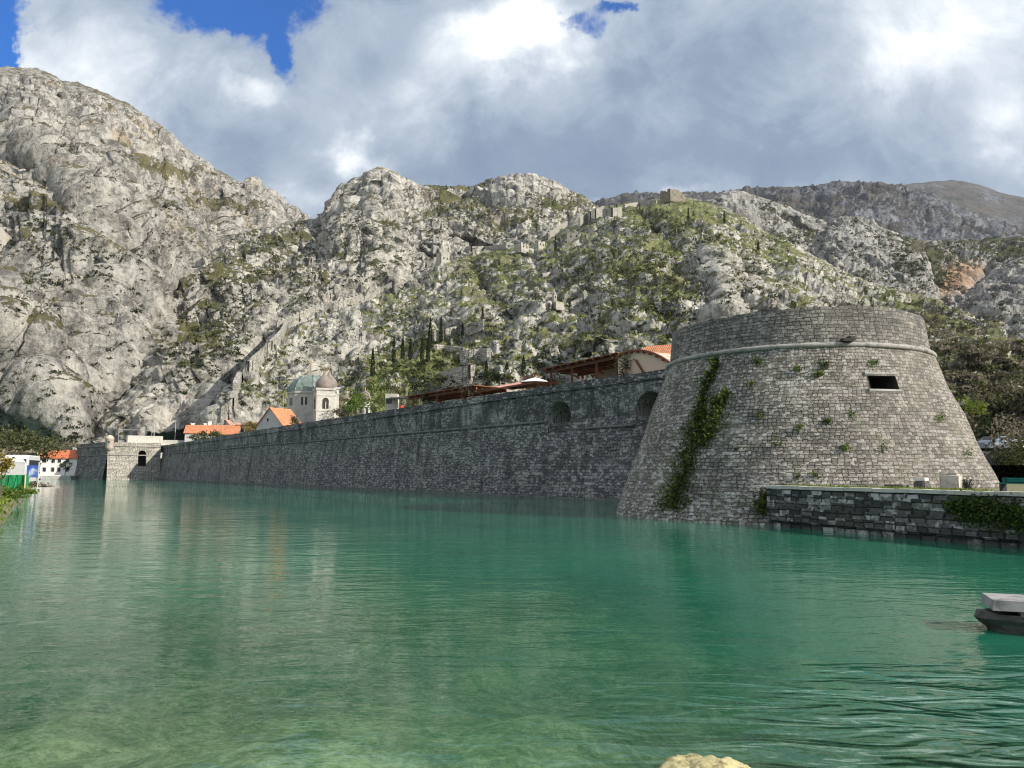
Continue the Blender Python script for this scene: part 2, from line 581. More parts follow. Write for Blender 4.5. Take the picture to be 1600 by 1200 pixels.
# left mountain
sheet('mountain', [(-420, 40, 1500, 740, 235), (-150, 80, 1400, 738, 245), (-40, 102, 1320, 736, 255), (0, 107, 1300, 735, 258), (45, 108, 1290, 733, 262), (70, 113, 1285, 731, 265), (98, 129, 1280, 728, 268), (120, 130, 1280, 725, 272),
       (165, 148, 1275, 716, 290), (200, 165, 1270, 690, 340), (255, 200, 1265, 640, 440), (290, 235, 1260, 590, 520), (335, 265, 1255, 530, 640), (370, 288, 1250, 480, 760), (400, 291, 1245, 450, 850), (420, 300, 1240, 440, 900), (432, 322, 1235, 435, 950), (468, 345, 1230, 430, 980), (530, 372, 1230, 450, 1000), (600, 420, 1230, 480, 1050)],
      M_ROCK_LEFT, [(330, 110, 'r', 3, 'vs'), (120, 40, 'r', 5, 'vs'), (50, 21.0, 'r', 5, 'ns'), (18, 7.6, 'r', 4, 'ns'), (8, 2.2, 'b', 2, 'n')],
      veg=[(330, 345, 40, 22, 0.08), (340, 385, 26, 30, 0.1), (250, 285, 60, 10, 0.14), (40, 370, 50, 18, 0.14), (120, 430, 60, 16, 0.12), (60, 520, 60, 30, 0.08), (40, 700, 90, 15, 0.2), (250, 360, 60, 40, 0.10)],
      near=460, basefade=0.15, veg_lines=[([(40, 366), (90, 392), (136, 424)], 7, 0.17), ([(152, 266), (210, 276), (280, 297)], 7, 0.12), ([(300, 326), (350, 338), (405, 346)], 10, 0.2), ([(192, 282), (250, 285), (320, 288)], 6, 0.1), ([(328, 350), (345, 385), (342, 420)], 9, 0.22), ([(0, 436), (36, 480)], 12, 0.12), ([(70, 115), (120, 132), (200, 168)], 6, 0.1), ([(0, 690), (60, 700), (130, 705)], 20, 0.14)],
      gullies=[([(118, 198), (140, 230), (166, 264)], 8, 150), ([(0, 255), (20, 300), (12, 345)], 8, 80), ([(44, 252), (80, 320), (132, 390), (170, 440)], 10, 60), ([(75, 180), (140, 268), (215, 352), (275, 425)], 10, 75), ([(290, 345), (330, 362), (344, 405)], 12, 150), ([(140, 470), (118, 560), (150, 640)], 10, 75), ([(216, 470), (240, 515), (232, 560)], 11, 110), ([(215, 560), (195, 620), (180, 680)], 10, 90), ([(200, 280), (215, 320), (250, 350)], 8, 40),
               ([(30, 190), (100, 272), (180, 355), (245, 430)], 24, -70), ([(0, 520), (60, 600), (120, 690)], 20, -20), ([(0, 505), (40, 530)], 22, -40), ([(36, 470), (60, 505)], 12, 30), ([(180, 300), (300, 320), (400, 330)], 12, 30), ([(0, 430), (60, 460), (80, 520)], 10, 25)], bulge=0.05)
# crags and the flank on the far side of the town wall
sheet('mountain', [(160, 705, 300, 716, 290), (168, 692, 310, 716, 288), (182, 676, 325, 715, 286), (195, 640, 350, 714, 285), (215, 600, 385, 712, 285), (235, 552, 425, 708, 285), (250, 515, 460, 706, 285), (280, 470, 520, 703, 285), (320, 425, 590, 700, 284), (345, 395, 640, 700, 284), (365, 378, 690, 700, 285),
       (420, 357, 790, 690, 292), (470, 346, 860, 670, 310), (495, 345, 890, 660, 320), (503, 337, 895, 655, 325), (515, 325, 900, 650, 330), (530, 305, 905, 640, 340), (540, 290, 910, 630, 350), (555, 280, 915, 620, 360), (575, 271, 920, 605, 375), (590, 265, 925, 595, 385), (600, 264, 930, 590, 392), (612, 268, 930, 585, 400), (635, 281, 935, 570, 420), (655, 292, 940, 560, 430), (740, 296, 950, 520, 480),
       (760, 290, 955, 510, 490), (780, 281, 960, 500, 500), (800, 277, 960, 495, 505), (825, 275, 960, 490, 515), (840, 281, 960, 485, 520), (860, 290, 965, 480, 530), (880, 305, 970, 470, 545), (905, 318, 975, 460, 560), (920, 331, 980, 450, 570), (960, 350, 990, 450, 600), (1060, 400, 1000, 480, 650)],
      M_ROCK_MID, [(240, 64, 'r', 3, 'vs'), (95, 38, 'r', 5, 'vs'), (42, 15.0, 'r', 5, 'ns'), (15, 5.0, 'r', 4, 'ns'), (6.5, 2.0, 'b', 2, 'n')],
      veg=[(400, 440, 60, 35, 0.06), (450, 400, 40, 25, 0.05), (330, 520, 50, 30, 0.1), (640, 330, 60, 20, 0.05), (560, 400, 80, 30, 0.1), (700, 340, 50, 25, 0.12), (800, 350, 70, 25, 0.16), (700, 300, 50, 8, 0.35), (300, 560, 60, 30, 0.12), (880, 335, 40, 12, 0.2), (590, 290, 60, 30, -0.12), (830, 300, 60, 25, -0.12), (250, 640, 60, 40, -0.05)],
      near=480, veg_lines=[([(240, 490), (330, 450), (400, 420), (470, 385)], 14, 0.07), ([(300, 540), (380, 470), (440, 430)], 12, 0.07), ([(690, 322), (735, 326)], 6, 0.25), ([(655, 296), (740, 299)], 6, 0.3), ([(215, 620), (245, 545)], 10, 0.2)],
      gullies=[([(505, 335), (515, 370), (500, 400)], 11, 70), ([(655, 330), (700, 335), (735, 320)], 9, 40), ([(345, 660), (385, 590), (425, 545), (445, 505)], 16, 55), ([(250, 640), (290, 625), (340, 600)], 10, 22), ([(196, 665), (222, 622), (245, 590)], 8, 40), ([(240, 520), (270, 545), (290, 560)], 9, 40),
               ([(560, 300), (570, 350)], 8, 22), ([(640, 290), (660, 330)], 8, 22), ([(340, 480), (420, 430), (500, 400)], 14, 26)], bulge=0.04)
# the fortress hill above the town
sheet('hill', [(330, 678, 236, 720, 222), (345, 650, 242, 725, 224), (365, 622, 256, 728, 226), (385, 600, 272, 730, 230), (400, 580, 286, 732, 232), (415, 560, 300, 733, 234), (425, 542, 312, 733, 236), (440, 528, 325, 733, 238), (470, 515, 345, 733, 236), (520, 491, 385, 733, 232), (560, 478, 415, 733, 226), (590, 466, 440, 733, 220), (640, 440, 480, 732, 210), (690, 411, 520, 732, 200), (730, 399, 545, 732, 192), (780, 389, 565, 732, 184), (830, 379, 580, 732, 178), (870, 366, 598, 732, 172), (905, 347, 612, 732, 166), (945, 328, 622, 732, 160), (1000, 319, 630, 732, 150), (1035, 313, 632, 732, 146),
       (1070, 313, 630, 731, 142), (1110, 318, 615, 731, 138), (1140, 331, 600, 731, 135), (1170, 349, 580, 731, 132), (1200, 367, 560, 731, 128), (1240, 384, 535, 731, 125), (1280, 410, 505, 731, 120), (1340, 440, 460, 730, 115), (1400, 458, 425, 730, 110), (1450, 474, 395, 730, 106), (1500, 500, 365, 730, 102), (1560, 530, 335, 730, 98), (1620, 560, 310, 730, 95), (1900, 640, 240, 732, 80)],
      M_ROCK_HILL, [(130, 26, 'r', 3, 'v'), (55, 15, 'r', 4, 'vs'), (24, 7.6, 'r', 4, 'ns'), (10, 3.2, 'b', 4, 'ns'), (4.2, 1.3, 'b', 2, 'n')],
      veg=[(1040, 420, 90, 60, 0.11), (1060, 340, 80, 25, 0.2), (900, 420, 120, 60, 0.08), (760, 440, 40, 40, 0.16), (650, 590, 90, 30, 0.22), (1180, 400, 60, 40, 0.2), (700, 560, 80, 30, 0.14), (640, 500, 60, 40, 0.08), (1000, 500, 80, 40, 0.1), (1500, 620, 90, 110, 0.12), (1400, 500, 60, 40, 0.1), (900, 560, 90, 40, 0.12), (480, 640, 60, 40, 0.05), (620, 650, 80, 40, 0.2),
           (1120, 440, 30, 60, -0.2), (1170, 450, 20, 60, -0.2), (530, 570, 40, 50, -0.12), (430, 600, 40, 40, -0.02), (630, 520, 30, 30, -0.1), (950, 470, 40, 30, -0.03)],
      gullies=[([(740, 420), (765, 470), (800, 500)], 13, 32), ([(1010, 350), (1060, 410), (1075, 450)], 16, 34), ([(850, 520), (880, 560)], 11, 20), ([(1150, 380), (1160, 470)], 8, 26), ([(1195, 400), (1215, 470)], 12, 30), ([(1115, 400), (1135, 500)], 14, -22), ([(700, 480), (730, 520)], 10, 14),
               ([(600, 540), (650, 555), (720, 540)], 16, 10), ([(470, 560), (440, 620)], 10, 10)], bulge=0.05, back=(110, 0.5))
# crags to the right of the fortress
sheet('mountain', [(1245, 440, 640, 520, 540), (1262, 402, 655, 520, 530), (1275, 380, 665, 520, 525), (1290, 363, 675, 522, 520), (1315, 353, 680, 525, 520), (1340, 356, 680, 525, 518), (1370, 369, 675, 525, 515), (1400, 383, 665, 525, 512), (1430, 394, 655, 525, 510), (1441, 404, 648, 525, 510), (1448, 440, 620, 525, 505), (1462, 470, 590, 525, 500), (1485, 505, 560, 528, 500)],
      M_ROCK_RIGHT, [(120, 26, 'r', 3, 'v'), (50, 13, 'r', 4, 'vs'), (22, 8, 'r', 4, 'ns'), (10, 3.6, 'b', 4, 'ns'), (4.5, 1.5, 'b', 2, 'n')], veg=[(1300, 450, 40, 30, 0.1), (1400, 430, 30, 30, 0.04), (1350, 380, 60, 20, -0.1)], bulge=0.04, back=(70, 0.6))
sheet('mountain', [(1040, 345, 830, 480, 680), (1080, 322, 850, 480, 680), (1110, 312, 860, 480, 680), (1130, 301, 870, 480, 680), (1147, 297, 875, 480, 680), (1165, 302, 880, 480, 680), (1200, 312, 885, 480, 680), (1240, 328, 890, 480, 680), (1270, 340, 895, 480, 680), (1290, 346, 900, 480, 675), (1310, 340, 905, 485, 670), (1340, 338, 905, 490, 660), (1360, 344, 905, 500, 650), (1380, 357, 900, 510, 640),
       (1420, 371, 890, 525, 620), (1450, 378, 880, 535, 610), (1500, 376, 890, 545, 600), (1560, 372, 900, 560, 580), (1620, 370, 900, 570, 570), (1900, 380, 900, 600, 540)],
      M_ROCK_RIGHT, [(140, 26, 'r', 3, 'v'), (60, 14, 'r', 4, 'vs'), (26, 9, 'r', 4, 'ns'), (11, 4.0, 'b', 4, 'ns'), (5, 1.6, 'b', 2, 'n')],
      veg=[(1430, 410, 60, 30, 0.24), (1400, 345, 60, 12, 0.2), (1560, 390, 80, 20, 0.24), (1440, 450, 30, 40, 0.2), (1230, 370, 50, 25, 0.12), (1150, 305, 40, 12, -0.15)],
      warm=[(1492, 440, 24, 20, 1.3), (1466, 460, 14, 10, 1.1), (1520, 425, 18, 9, 0.6)], gullies=[([(1500, 480), (1540, 430)], 10, 30)], back=(160, 0.5))
sheet('mountain', [(1430, 540, 500, 600, 400), (1460, 505, 530, 600, 400), (1480, 485, 545, 600, 400), (1510, 462, 560, 600, 400), (1535, 440, 570, 600, 400), (1560, 421, 580, 600, 400), (1600, 405, 590, 600, 400), (1700, 385, 600, 610, 400), (1900, 380, 600, 620, 400)],
      M_ROCK_RIGHT, [(100, 20, 'r', 3, 'v'), (45, 12, 'r', 4, 'vs'), (20, 7.5, 'r', 4, 'ns'), (9, 3.2, 'b', 4, 'ns'), (4, 1.3, 'b', 2, 'n')], veg=[(1480, 520, 60, 20, 0.12), (1580, 450, 60, 40, -0.06)], back=(90, 0.5))
# far ranges
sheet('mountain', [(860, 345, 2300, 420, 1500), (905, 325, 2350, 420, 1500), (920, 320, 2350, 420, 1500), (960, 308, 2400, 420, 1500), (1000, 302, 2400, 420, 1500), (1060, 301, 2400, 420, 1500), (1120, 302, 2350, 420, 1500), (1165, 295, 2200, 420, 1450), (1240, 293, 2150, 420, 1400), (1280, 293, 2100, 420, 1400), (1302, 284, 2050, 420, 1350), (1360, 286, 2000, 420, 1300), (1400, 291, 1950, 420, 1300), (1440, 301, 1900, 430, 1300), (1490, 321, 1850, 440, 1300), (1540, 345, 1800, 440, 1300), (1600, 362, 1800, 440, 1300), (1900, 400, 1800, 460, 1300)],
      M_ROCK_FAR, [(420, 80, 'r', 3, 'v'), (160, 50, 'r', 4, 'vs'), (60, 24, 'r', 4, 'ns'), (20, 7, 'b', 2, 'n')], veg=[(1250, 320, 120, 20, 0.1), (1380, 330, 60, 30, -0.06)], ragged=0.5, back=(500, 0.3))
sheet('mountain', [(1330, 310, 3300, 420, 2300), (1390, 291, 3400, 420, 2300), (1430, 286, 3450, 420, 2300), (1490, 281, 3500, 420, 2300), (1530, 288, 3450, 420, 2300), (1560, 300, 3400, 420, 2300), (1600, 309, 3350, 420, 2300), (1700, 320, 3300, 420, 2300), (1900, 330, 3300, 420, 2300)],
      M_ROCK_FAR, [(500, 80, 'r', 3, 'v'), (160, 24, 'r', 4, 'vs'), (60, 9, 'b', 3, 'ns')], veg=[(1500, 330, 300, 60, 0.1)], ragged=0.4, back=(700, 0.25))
# ------------------------------------------------------------------ water, bed and town ground


def stuff_ground():
    m, g = new_mat('gravel_soil')
    co = g.n('ShaderNodeTexCoord').outputs['Object']
    n = g.noise(co, 0.6, 8, 0.65)
    col = g.ramp(n, [(0.35, (0.09, 0.085, 0.05)), (0.5, (0.14, 0.135, 0.07)), (0.65, (0.22, 0.2, 0.15))])
    finish(g, col, 0.95, g.n('ShaderNodeBump', {'Strength': 0.6, 'Distance': 0.2, 'Height': n}).outputs[0])
    return m


M_SOIL = stuff_ground()


def bed_z(x, y):
    """river bed: shallow ledge near the viewer, a deep channel along the walls"""
    d = np.hypot(x * 0.8 + 1.0, y)
    d = d + 1.1 * np.clip(x - 1.2, 0, 6) * np.clip(y / 8.0, 0, 1)
    lip = np.clip((d - 1.0) / 22.0, 0, 1)
    deep = 0.6 + 3.4 * lip ** 1.3
    P = np.stack([x * 0.22, y * 0.22, x * 0 + 0.7], -1).reshape(-1, 3)
    n = fbm(P, 5, 0.55).reshape(x.shape)
    n2 = fbm(P * 5.0, 3, 0.55, kind='b').reshape(x.shape)
    return -np.maximum(deep + n * (0.35 + 1.2 * lip) - np.maximum(n2, 0) * 0.22, 0.22)


def grid_mesh(name, xs, ys, zf, mat, attrs=None):
    X, Y = np.meshgrid(xs, ys)
    Z = zf(X, Y) if callable(zf) else np.full(X.shape, float(zf))
    V = np.stack([X, Y, Z], -1).reshape(-1, 3)
    nr, nc = X.shape
    i = np.arange(nr * nc).reshape(nr, nc)
    Fq = np.stack([i[:-1, :-1], i[:-1, 1:], i[1:, 1:], i[1:, :-1]], -1).reshape(-1, 4)
    at_ = {k: f(X, Y).ravel() for k, f in (attrs or {}).items()}
    return np_mesh(name, V, Fq, mat, at_)


def bed_mat():
    m, g = new_mat('algae_covered_bed')
    co = g.n('ShaderNodeTexCoord').outputs['Object']
    n = g.noise(co, 0.55, 9, 0.74, 0.3)
    n2 = g.noise(co, 5.0, 7, 0.75)
    f = g.m('ADD', g.m('MULTIPLY', n, 0.55), g.m('MULTIPLY', n2, 0.45))
    col = g.ramp(f, [(0.36, (0.04, 0.065, 0.02)), (0.44, (0.14, 0.165, 0.065)), (0.50, (0.30, 0.30, 0.155)), (0.58, (0.60, 0.565, 0.39))])
    finish(g, col, 0.9, g.n('ShaderNodeBump', {'Strength': 0.8, 'Distance': 0.15, 'Height': f}).outputs[0])
    return m


def water_mat():
    m, g = new_mat('emerald_river_water')
    co = g.n('ShaderNodeTexCoord').outputs['Object']
    depth = g.n('ShaderNodeAttribute', attribute_name='depth').outputs['Fac']
    sp = g.n('ShaderNodeSeparateXYZ', {0: co})
    # wind ripples: long crests running across the river, finer far away, patchy calm
    wa = g.mapping(co, (0.42, 1.0, 1.0), (0, 0, R(-16)))
    wb = g.mapping(co, (0.55, 1.0, 1.0), (0, 0, R(22)))
    r1 = g.noise(wa, 1.15, 3, 0.5, 0.6)
    r2 = g.noise(wb, 2.9, 3, 0.55, 0.4)
    r3 = g.noise(wa, 9.0, 2, 0.5)
    patch = g.mapr(g.noise(g.mapping(co, (0.03, 0.055, 1)), 1.0, 3, 0.5), 0.36, 0.62, 0.25, 1.0)
    h = g.m('ADD', g.m('MULTIPLY', r1, 0.055), g.m('MULTIPLY', g.m('MULTIPLY', r2, patch), 0.040))
    h = g.m('ADD', h, g.m('MULTIPLY', g.m('MULTIPLY', r3, patch), 0.008))
    # a swell set off by the stones on the near right
    q = g.n('ShaderNodeVectorMath', {0: co, 1: (5.4, 5.8, 0.0)}, operation='DISTANCE').outputs[1]
    sw = g.mapr(q, 1.0, 6.5, 1.0, 0.0)
    wc = g.mapping(co, (0.8, 2.4, 1.0), (0, 0, R(20)))
    r4 = g.noise(wc, 1.0, 2, 0.45, 0.9)
    h = g.m('ADD', h, g.m('MULTIPLY', g.m('MULTIPLY', r4, sw), 0.40))
    bump = g.n('ShaderNodeBump', {'Strength': 0.55, 'Distance': 1.0, 'Height': h}).outputs[0]
    inc = g.n('ShaderNodeNewGeometry').outputs['Incoming']
    ct = g.m('ABSOLUTE', g.n('ShaderNodeVectorMath', {0: bump, 1: inc}, operation='DOT_PRODUCT').outputs[1])
    lw = g.m('MULTIPLY_ADD', g.m('POWER', g.m('SUBTRACT', 1.0, ct, clamp=True), 5.0), 0.98, 0.02)
    # body colour: suspended limestone silt turns it emerald; depth hides the bed
    nn = g.noise(co, 0.12, 5, 0.6)
    body = g.mix(g.mapr(nn, 0.3, 0.7), (0.013, 0.135, 0.082), (0.025, 0.18, 0.105))
    dif = g.n('ShaderNodeBsdfDiffuse', {'Color': body})
    tr = g.n('ShaderNodeBsdfTransparent', {'Color': (0.78, 0.97, 0.82, 1)})
    dk = g.m('MULTIPLY', depth, 0.30)
    vis = g.m('POWER', 2.718, g.m('MULTIPLY', g.m('POWER', dk, 1.5), -1.0))
    inner = g.n('ShaderNodeMixShader', {0: vis, 1: dif.outputs[0], 2: tr.outputs[0]})
    gl = g.n('ShaderNodeBsdfGlossy', {'Color': (1, 1, 1, 1), 'Roughness': 0.015, 'Normal': bump})
    fr = g.m('MULTIPLY_ADD', lw, 0.92, 0.012)
    mx = g.n('ShaderNodeMixShader', {0: fr, 1: inner.outputs[0], 2: gl.outputs[0]})
    g.n('ShaderNodeOutputMaterial', {'Surface': mx.outputs[0]})
    return m


_xs = np.concatenate([np.linspace(-3000, -45, 14), np.arange(-40, 40.1, 0.5), np.linspace(45, 3000, 14)])
_ys = np.concatenate([np.linspace(-3000, -12, 8), np.arange(-10, 50.1, 0.5), np.linspace(52, 320, 40), np.linspace(420, 6000, 10)])
tag(grid_mesh('river_bed', _xs, _ys, bed_z, bed_mat()), kind='structure')
_wx = np.concatenate([np.linspace(-200, -42, 20), np.arange(-40, 40.1, 0.5), np.linspace(42, 200, 20)])
_wy = np.concatenate([np.linspace(-150, -12, 12), np.arange(-10, 50.1, 0.5), np.linspace(52, 300, 40)])
tag(grid_mesh('water', _wx, _wy, 0.0, water_mat(), {'depth': lambda X, Y: -bed_z(X, Y) * 1.25}), kind='structure')


def haze():
    """the hazy air of the bay: one closed box round everything"""
    m = bpy.data.materials.new('haze')
    m.use_nodes = True
    nt = m.node_tree
    nt.nodes.clear()
    g = Nodes(nt)
    v = g.n('ShaderNodeVolumePrincipled', {'Color': (0.80, 0.88, 1.0, 1), 'Density': HAZE_D, 'Anisotropy': 0.3})
    g.n('ShaderNodeOutputMaterial', {'Volume': v.outputs[0]})
    m.cycles.homogeneous_volume = True
    o = MB().box((0, 2000, 745), (9600, 10500, 1510)).build('haze', m)
    tag(o, 'pale haze filling the air over the river and the mountains', 'haze', None, 'stuff')


HAZE_D = 0.00004
haze()
# ------------------------------------------------------------------ masonry


def stone_mat(name, base, dark, bw=0.42, bh=0.27, mortar=(0.05, 0.048, 0.045), lichen=0.3, streak=0.5, moss=0.0, per_stone=0.5, white=0.0, bumpd=0.05, warm=(0.30, 0.27, 0.22), rough_uv=0.045, band=None, mortar_w=0.034, irregular=0.25, zone=None, black=0.0):
    m, g = new_mat(name)
    uv = g.n('ShaderNodeUVMap').outputs[0]
    w1 = g.noise(uv, 1.7, 3, 0.5, out=1)
    w1 = g.n('ShaderNodeVectorMath', {0: w1, 1: (0.5, 0.5, 0.5)}, operation='SUBTRACT').outputs[0]
    w1 = g.n('ShaderNodeVectorMath', {0: w1, 1: (rough_uv * 4.5, rough_uv * 1.3, 0)}, operation='MULTIPLY').outputs[0]
    w2 = g.noise(uv, 7.0, 2, 0.5, out=1)
    w2 = g.n('ShaderNodeVectorMath', {0: w2, 1: (0.5, 0.5, 0.5)}, operation='SUBTRACT').outputs[0]
    w2 = g.n('ShaderNodeVectorMath', {0: w2, 1: (rough_uv * 1.2, rough_uv * 0.8, 0)}, operation='MULTIPLY').outputs[0]
    p = g.n('ShaderNodeVectorMath', {0: uv, 1: w1}, operation='ADD').outputs[0]
    p = g.n('ShaderNodeVectorMath', {0: p, 1: w2}, operation='ADD').outputs[0]
    # coursed rubble: rows of stones of uneven width, staggered from row to row
    q = g.n('ShaderNodeSeparateXYZ', {0: p})
    vv = g.m('DIVIDE', q.outputs[1], bh)
    row = g.m('FLOOR', vv)
    jog = g.n('ShaderNodeTexWhiteNoise', {'W': row}, noise_dimensions='1D').outputs['Value']
    uu = g.m('ADD', g.m('DIVIDE', q.outputs[0], g.m('MULTIPLY', bw, g.m('MULTIPLY_ADD', jog, 0.5, 0.78))), g.m('MULTIPLY', jog, 7.3))
    sp2 = g.n('ShaderNodeCombineXYZ', {0: uu, 1: vv}).outputs[0]
    vo = dict(voronoi_dimensions='2D')
    ed = g.n('ShaderNodeTexVoronoi', {'Vector': sp2, 'Scale': 1.0, 'Randomness': irregular}, feature='DISTANCE_TO_EDGE', **vo).outputs['Distance']
    cc = g.n('ShaderNodeTexVoronoi', {'Vector': sp2, 'Scale': 1.0, 'Randomness': irregular}, feature='F1', **vo).outputs['Color']
    rnd = g.n('ShaderNodeSeparateXYZ', {0: cc}).outputs[0]
    fac = g.mapr(ed, mortar_w * 1.0, mortar_w * 4.2, 1.0, 0.0)
    n1 = g.noise(uv, 0.35, 7, 0.62)
    zn = 1.0 if zone is None else g.mapr(g.m('ADD', g.n('ShaderNodeSeparateXYZ', {0: uv}).outputs[0], g.m('MULTIPLY', g.m('SUBTRACT', n1, 0.5), 6.0)), zone[0], zone[1], 1.0, zone[2])
    n2 = g.noise(uv, 5.0, 6, 0.68)
    n3 = g.noise(uv, 26.0, 3, 0.65)
    f = g.m('ADD', g.m('MULTIPLY', rnd, per_stone), g.m('MULTIPLY', n2, 1 - per_stone))
    f = g.m('ADD', f, g.m('MULTIPLY', g.m('SUBTRACT', n3, 0.5), 0.5))
    col = g.ramp(f, [(0.10, tuple(0.7 * c for c in dark)), (0.38, dark), (0.55, tuple(0.6 * a + 0.4 * b for a, b in zip(base, dark))), (0.74, base), (0.95, tuple(min(0.8, c * 1.45) for c in base))])
    col = g.mix(g.m('MULTIPLY', g.mapr(n1, 0.42, 0.66), 0.55), col, warm)
    col = g.mix(g.m('MULTIPLY', g.mapr(g.noise(uv, 0.9, 6, 0.65), 0.52, 0.68), 0.5), col, dark)
    fac = g.m('MULTIPLY', g.m('MULTIPLY', fac, g.mapr(g.noise(uv, 1.1, 5, 0.65), 0.30, 0.55, 0.3, 1.0)), zn if zone is None else g.m('MULTIPLY_ADD', zn, 0.5, 0.5))
    # mortar and open joints
    col = g.mix(g.m('MULTIPLY', fac, 0.95), col, mortar)
    if lichen:
        ln = g.m('ADD', g.noise(uv, 3.2, 7, 0.72), g.m('MULTIPLY', g.m('SUBTRACT', n1, 0.5), 0.6))
        ln = g.m('ADD', ln, g.m('MULTIPLY', g.m('SUBTRACT', rnd, 0.5), 0.22))
        col = g.mix(g.m('MULTIPLY', g.m('MULTIPLY', g.mapr(ln, 0.55, 0.62), lichen), zn), col, (0.52, 0.51, 0.475))
    if white:
        wn = g.m('ADD', g.m('MULTIPLY', rnd, 0.34), g.m('MULTIPLY', g.noise(uv, 2.6, 5, 0.62), 1.0))
        col = g.mix(g.m('MULTIPLY', g.mapr(wn, 0.80, 0.84), g.m('MULTIPLY', g.m('SUBTRACT', 1.0, fac), white)), col, (0.52, 0.51, 0.49))
    if band:
        # lime washed out of the joints below the parapet, running down in streaks
        sv = g.n('ShaderNodeSeparateXYZ', {0: uv}).outputs[1]
        sn = g.noise(g.mapping(uv, (1.1, 0.30, 1)), 1.0, 9, 0.72)
        big = g.noise(g.mapping(uv, (0.09, 0.2, 1)), 1.0, 3, 0.5)
        inb = g.m('MULTIPLY', g.mapr(sv, band[0], band[0] + 0.5), g.mapr(sv, band[1], band[1] + 0.3, 1.0, 0.0))
        bb = g.m('ADD', sn, g.m('MULTIPLY', g.m('SUBTRACT', big, 0.5), 0.7))
        col = g.mix(g.m('MULTIPLY', g.m('MULTIPLY', g.mapr(g.m('ADD', bb, g.m('MULTIPLY', g.m('SUBTRACT', n2, 0.5), 0.55)), 0.48, 0.66), inb), 0.6), col, (0.42, 0.44, 0.41))
    if black:
        bn = g.m('ADD', g.noise(g.mapping(uv, (0.5, 0.28, 1), loc=(9.1, 2.0, 0)), 1.0, 9, 0.72), g.m('MULTIPLY', g.m('SUBTRACT', n2, 0.5), 0.5))
        col = g.mix(g.m('MULTIPLY', g.mapr(bn, 0.47, 0.60), black), col, (0.045, 0.045, 0.047))
    if streak:
        sn2 = g.noise(g.mapping(uv, (0.9, 0.07, 1), loc=(3.7, 0, 0)), 1.0, 8, 0.68)
        col = g.mix(g.m('MULTIPLY', g.mapr(sn2, 0.54, 0.66), streak), col, (0.028, 0.028, 0.027))
    if moss:
        mn = g.m('ADD', g.noise(uv, 1.3, 8, 0.7), g.m('MULTIPLY', n1, 0.4))
        col = g.mix(g.m('MULTIPLY', g.mapr(mn, 0.72, 0.82), moss), col, (0.075, 0.10, 0.03))
    h = g.m('ADD', g.m('MULTIPLY', g.m('SUBTRACT', 1.0, fac), 1.0), g.m('MULTIPLY', n2, 0.55))
    h = g.m('ADD', h, g.m('MULTIPLY', rnd, 0.35))
    h = g.m('ADD', h, g.m('MULTIPLY', n3, 0.18))
    bump = g.n('ShaderNodeBump', {'Strength': 0.9, 'Distance': bumpd, 'Height': h}).outputs[0]
    finish(g, col, 0.92, bump, 0.2)
    return m


M_WALL = stone_mat('curtain_masonry', (0.345, 0.338, 0.33), (0.12, 0.119, 0.12), 0.36, 0.27, lichen=0.5, streak=0.6, black=0.5, mortar=(0.03, 0.03, 0.03), moss=0.15, warm=(0.17, 0.165, 0.155))
M_WALL_UP = stone_mat('curtain_upper_masonry', (0.23, 0.228, 0.225), (0.085, 0.085, 0.087), 0.42, 0.26, lichen=0.6, streak=0.55, black=0.75, per_stone=0.35, warm=(0.15, 0.147, 0.14), band=(7.2, 9.7))
M_TOWER = stone_mat('tower_masonry', (0.385, 0.35, 0.31), (0.165, 0.152, 0.135), 0.235, 0.19, lichen=0.9, streak=0.25, moss=0.35, per_stone=0.45, warm=(0.33, 0.29, 0.245), mortar=(0.05, 0.047, 0.04), bumpd=0.06, zone=(-3.0, 1.2, 0.22), black=0.25)
M_DRUM = stone_mat('drum_masonry', (0.315, 0.295, 0.265), (0.14, 0.133, 0.122), 0.30, 0.19, lichen=0.35, streak=0.35, per_stone=0.4, warm=(0.27, 0.24, 0.20), mortar=(0.06, 0.056, 0.05), bumpd=0.05, black=0.4, zone=(-3.0, 1.0, 0.35))
M_QUAY = stone_mat('quay_masonry', (0.17, 0.165, 0.16), (0.05, 0.05, 0.05), 0.55, 0.30, mortar=(0.02, 0.02, 0.02), lichen=0.35, streak=0.35, moss=0.3, white=0.75, per_stone=0.6, rough_uv=0.035, irregular=0.16, warm=(0.12, 0.115, 0.10), mortar_w=0.03)
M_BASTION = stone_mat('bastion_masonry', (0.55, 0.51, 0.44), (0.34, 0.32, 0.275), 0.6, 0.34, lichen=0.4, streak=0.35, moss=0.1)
M_BASTION_SHADE = stone_mat('shaded_bastion_masonry', (0.20, 0.20, 0.205), (0.09, 0.09, 0.092), 0.6, 0.34, lichen=0.35, streak=0.5)  # darker copy of the bastion stone: shade of the turned-away face put into colour


def plain_mat(name, col, var=0.25, scale=3.0, rough=0.85, bump=0.02, spec=0.25, dark=None, metal=0.0):
    m, g = new_mat(name)
    co = g.n('ShaderNodeTexCoord').outputs['Object']
    n = g.noise(co, scale, 7, 0.65)
    d = dark or tuple(c * (1 - var) for c in col)
    c = g.ramp(n, [(0.33, d), (0.5, col), (0.7, tuple(min(1, k * (1 + var * 0.5)) for k in col))])
    nrm = g.n('ShaderNodeBump', {'Strength': 0.6, 'Distance': bump, 'Height': n}).outputs[0] if bump else None
    finish(g, c, rough, nrm, spec, metal)
    return m


